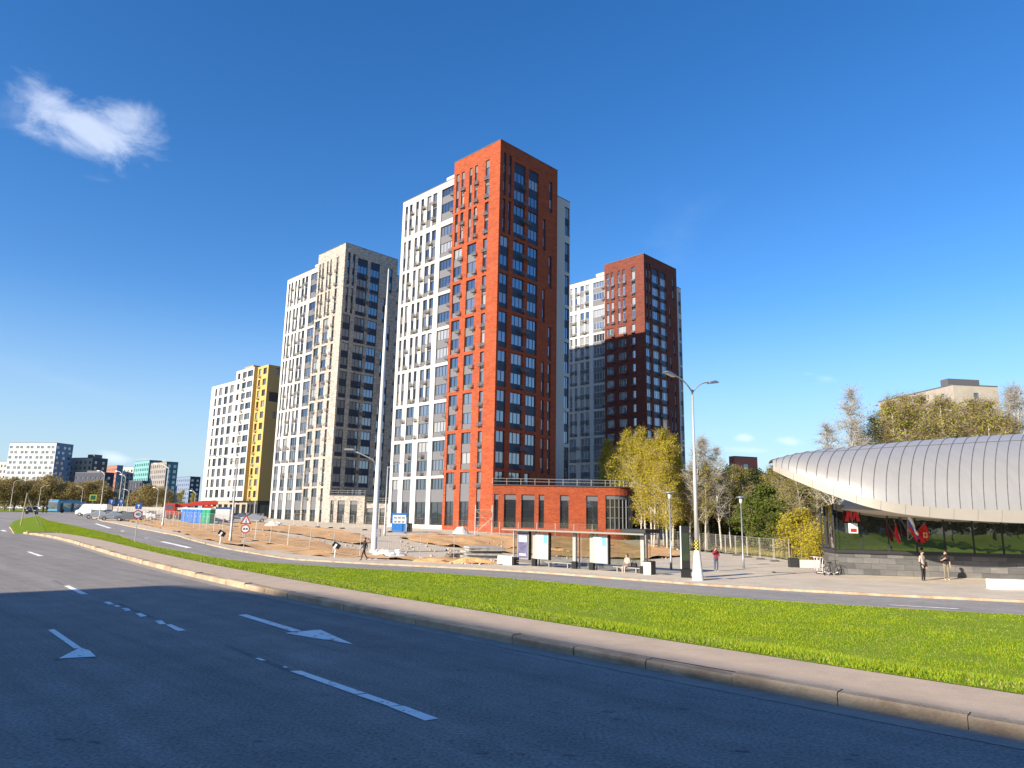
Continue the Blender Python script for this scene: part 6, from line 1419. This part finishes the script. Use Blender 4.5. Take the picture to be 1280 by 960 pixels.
def person(label, loc, rz, look, pose=None, H=1.75, slim=1.0, group=None, hair=None, hair_long=False):
    T = thing('person', label, 'person', loc, rz, group); k = H/1.75; T.scale = (k,k,k); pose = pose or {}
    J = dict(BASE)
    for s_, nm in ((-1,'R'),(1,'L')):
        for q, p in LIMB.items(): J[q+nm] = (p[0]*s_, p[1], p[2])
    J.update({q: v for q, v in pose.items() if q in J})
    rad = {}; 
    for q in J: rad[q] = RAD[q if q in RAD else q[:-1]]*(slim if q[:3] in ('hip','wai','che','sho') else 1)
    E = [('hip','waist','top'),('waist','chest','top'),('chest','neck','top'),('neck','jaw','skin'),('jaw','head','skin'),('head','top','hair'),('head','nose','skin')]
    for nm in 'RL': E += [('chest','sho'+nm,'top'),('sho'+nm,'elb'+nm,'top'),('elb'+nm,'wri'+nm,'fore'),('wri'+nm,'han'+nm,'skin'),('hip','thi'+nm,'leg'),('thi'+nm,'kne'+nm,'leg'),('kne'+nm,'ank'+nm,'leg'),('ank'+nm,'toe'+nm,'shoe')]
    V = list(J); P = {q: Vector(J[q]) for q in V}; ed = [(a, b, c) for a, b, c in E]
    for s_, nm in ((-1,'R'),(1,'L')):      # four fingers and a thumb on each palm
        d = (P['han'+nm]-P['wri'+nm]).normalized(); side = d.cross(Vector((s_,0,.01))).normalized()
        for f in range(4):
            b_ = 'f%d%s' % (f, nm); ln = (.062,.075,.07,.055)[f]
            P[b_+'a'] = P['han'+nm] + d*.035 + side*(.026*(f-1.5)); P[b_+'b'] = P[b_+'a'] + d*ln*.6 + Vector((-s_*.012,0,0)); P[b_+'c'] = P[b_+'b'] + d*ln*.4 + Vector((-s_*.03,0,0))
            for e, r in (('a',.010),('b',.009),('c',.007)): V.append(b_+e); rad[b_+e] = r
            ed += [('han'+nm,b_+'a','skin'),(b_+'a',b_+'b','skin'),(b_+'b',b_+'c','skin')]
        b_ = 't'+nm; P[b_+'a'] = P['wri'+nm].lerp(P['han'+nm], .5) - side*.035; P[b_+'b'] = P[b_+'a'] + d*.045 - side*.015; V += [b_+'a', b_+'b']; rad[b_+'a'] = .012; rad[b_+'b'] = .009; ed += [('wri'+nm,b_+'a','skin'),(b_+'a',b_+'b','skin')]
    me = bpy.data.meshes.new('body'); ix = {q: i for i, q in enumerate(V)}
    me.from_pydata([P[q] for q in V], [(ix[a], ix[b]) for a, b, c in ed], []); o = link(me, 'body', None)
    sk = o.modifiers.new('skin', 'SKIN'); sk.use_smooth_shade = True; ss_ = o.modifiers.new('sub', 'SUBSURF'); ss_.levels = 1; ss_.render_levels = 1
    for i, q in enumerate(V):
        r = rad[q]; me.skin_vertices[0].data[i].radius = (r*(1.15 if q in ('chest','hip','waist') else 1), r*(.82 if q in ('chest','hip','waist') else 1)); me.skin_vertices[0].data[i].use_root = (q == 'hip')
    dg = bpy.context.evaluated_depsgraph_get(); nm_ = bpy.data.meshes.new_from_object(o.evaluated_get(dg)); bpy.data.objects.remove(o)
    keys = ['top','fore','leg','shoe','skin','hair']
    for q in keys: nm_.materials.append(look.get(q, look['top'] if q == 'fore' else skin if q == 'skin' else hair_d if q == 'hair' else shoe))
    segs = [(P[a], P[b], keys.index(c), (rad[a]+rad[b])/2) for a, b, c in ed]
    for f in nm_.polygons:
        c = f.center; best = (1e9, 0)
        for a, b, m, r in segs:
            t = max(0, min(1, (c-a).dot(b-a)/max(1e-9, (b-a).length_squared))); dd_ = (c-a.lerp(b, t)).length - r
            if dd_ < best[0]: best = (dd_, m)
        f.material_index = best[1]
    link(nm_, 'body', T)
    hd = P['head']; mb = MB(); mb.M = Matrix.Translation(hd + Vector((0,.022,.025))); mb.lathe([(.001,-.06),(.085,-.05),(.108,0),(.10,.05),(.06,.09),(.001,.105)], 12)
    if hair_long: mb.lathe([(.05,-.30),(.075,-.2),(.09,-.06),(.06,.0)], 10, 0, (0,.035,0))
    mb.build('hair', hair or hair_d, T, True)
    for s_ in (-1, 1): mb = MB(); mb.lathe([(.001,-.012),(.012,0),(.001,.012)], 6, 0, hd+Vector((s_*.035,-.096,0))); mb.build('eye', eye_m, T)
    return T, P
blk = mat('black cloth', (.014,.014,.016), .85); beige_c = mat('beige jacket', (.42,.34,.29), .85); khaki = mat('khaki cloth', (.20,.17,.12), .85); redc = mat('dark red jacket', (.26,.02,.045), .8); jeans = mat('blue jeans', (.05,.075,.13), .85); tee = mat('black tee', (.022,.018,.018), .85); pink = mat('pale coat', (.50,.36,.30), .85)
b = gp(455, 703); person('person in black walking past the foot of the very tall mast', b+Vector((0,0,.12)), R(-60), dict(top=blk, leg=blk), dict(thiL=(.095,-.05,.89), kneL=(.10,-.20,.50), ankL=(.10,-.27,.10), toeL=(.11,-.42,.05), kneR=(-.10,.06,.50), ankR=(-.10,.28,.14), toeR=(-.11,.16,.06), elbL=(.22,.12,1.15), wriL=(.20,.10,.92), hanL=(.20,.09,.84), elbR=(-.22,-.05,1.14), wriR=(-.20,-.20,.95), hanR=(-.20,-.25,.88)), 1.68)
b = gp(895.5, 715); person('woman in a dark red jacket and jeans raising one hand on the plaza', b, R(12), dict(top=redc, fore=redc, leg=jeans, shoe=shoe_w, hair=hair_b), dict(elbR=(-.30,-.10,1.22), wriR=(-.20,-.22,1.45), hanR=(-.18,-.23,1.53), elbL=(.24,-.02,1.14), wriL=(.12,-.18,1.08), hanL=(.06,-.22,1.08)), 1.68, hair=hair_b, hair_long=True)
b = gp(1155, 727); person('man in a beige jacket and black trousers with a dark bag at the granite plinth', b, R(28), dict(top=beige_c, fore=blk, leg=blk), dict(jaw=(-.01,-.02,1.54), elbR=(-.24,.02,1.14), wriR=(-.22,-.10,.93), hanR=(-.21,-.13,.85)), 1.80)
t = thing('shoulder_bag', 'black bag hanging at the hip of the man in beige', 'bag', b, R(28)); mb = MB(); mb.cbox((.25,.03,.98),(.14,.30,.30)); mb.build('pouch', blk, t, bevel=.04); mb = MB(); mb.tube([(.22,-.08,1.1),(.19,-.07,1.42),(.05,-.02,1.53),(.15,.12,1.42),(.24,.1,1.1)], .014, 5); mb.build('strap', blk, t)
b = gp(1184, 726); person('man in a black T shirt and khaki trousers beside his shadow on the plinth', b, R(-8), dict(top=tee, fore=skin, leg=khaki, shoe=shoe_w), dict(elbR=(-.26,.0,1.15), wriR=(-.20,-.20,1.22), hanR=(-.17,-.26,1.27), elbL=(.25,.04,1.14), wriL=(.22,-.02,.90)), 1.78)
# seated woman on the shelter bench
xb = sx(786, 717.5); bp_ = S0 + Vector((math.cos(angS), math.sin(angS), 0))*xb + Vector((-math.sin(angS), math.cos(angS), 0))*.22; bp_.z = S0.z
lower = dict(hip=(0,0,.56), waist=(0,.02,.70), chest=(0,.0,.93), neck=(0,-.03,1.10), jaw=(0,-.06,1.18), head=(0,-.06,1.27), top=(0,-.04,1.36), nose=(0,-.17,1.23))
for nm, s_ in (('R',-1),('L',1)):
    lower.update({'sho'+nm:(s_*.165,-.01,1.03),'elb'+nm:(s_*.21,-.02,.78),'wri'+nm:(s_*.12,-.24,.72),'han'+nm:(s_*.07,-.31,.74),'thi'+nm:(s_*.09,-.05,.54),'kne'+nm:(s_*.09,-.44,.53),'ank'+nm:(s_*.085,-.42,.10),'toe'+nm:(s_*.09,-.58,.05)})
person('woman in a pale coat sitting on the bench of the bus shelter', bp_, angS+R(-6), dict(top=pink, leg=pink, shoe=blk, hair=hair_b), lower, 1.68, hair=hair_b, hair_long=True)
t = thing('handbag', 'black handbag on the bench beside the seated woman', 'bag', bp_+Vector((.42,-.02,.47)), angS); mb = MB(); mb.prism([(-.2,-.1),(.2,-.1),(.2,.1),(-.2,.1)], 0, .28); mb.build('bag_body', blk, t, bevel=.04); mb = MB(); mb.tube([(-.12,0,.27),(-.08,0,.42),(.08,0,.42),(.12,0,.27)], .012, 5); mb.build('handle', blk, t)
for u, lab in ((53.5,'left of two tiny dark pedestrians by the far junction'),(58,'right of two tiny dark pedestrians by the far junction')): person(lab, on(u, 190), R(20), dict(top=blk, leg=blk), None, 1.75, group='far pedestrians')
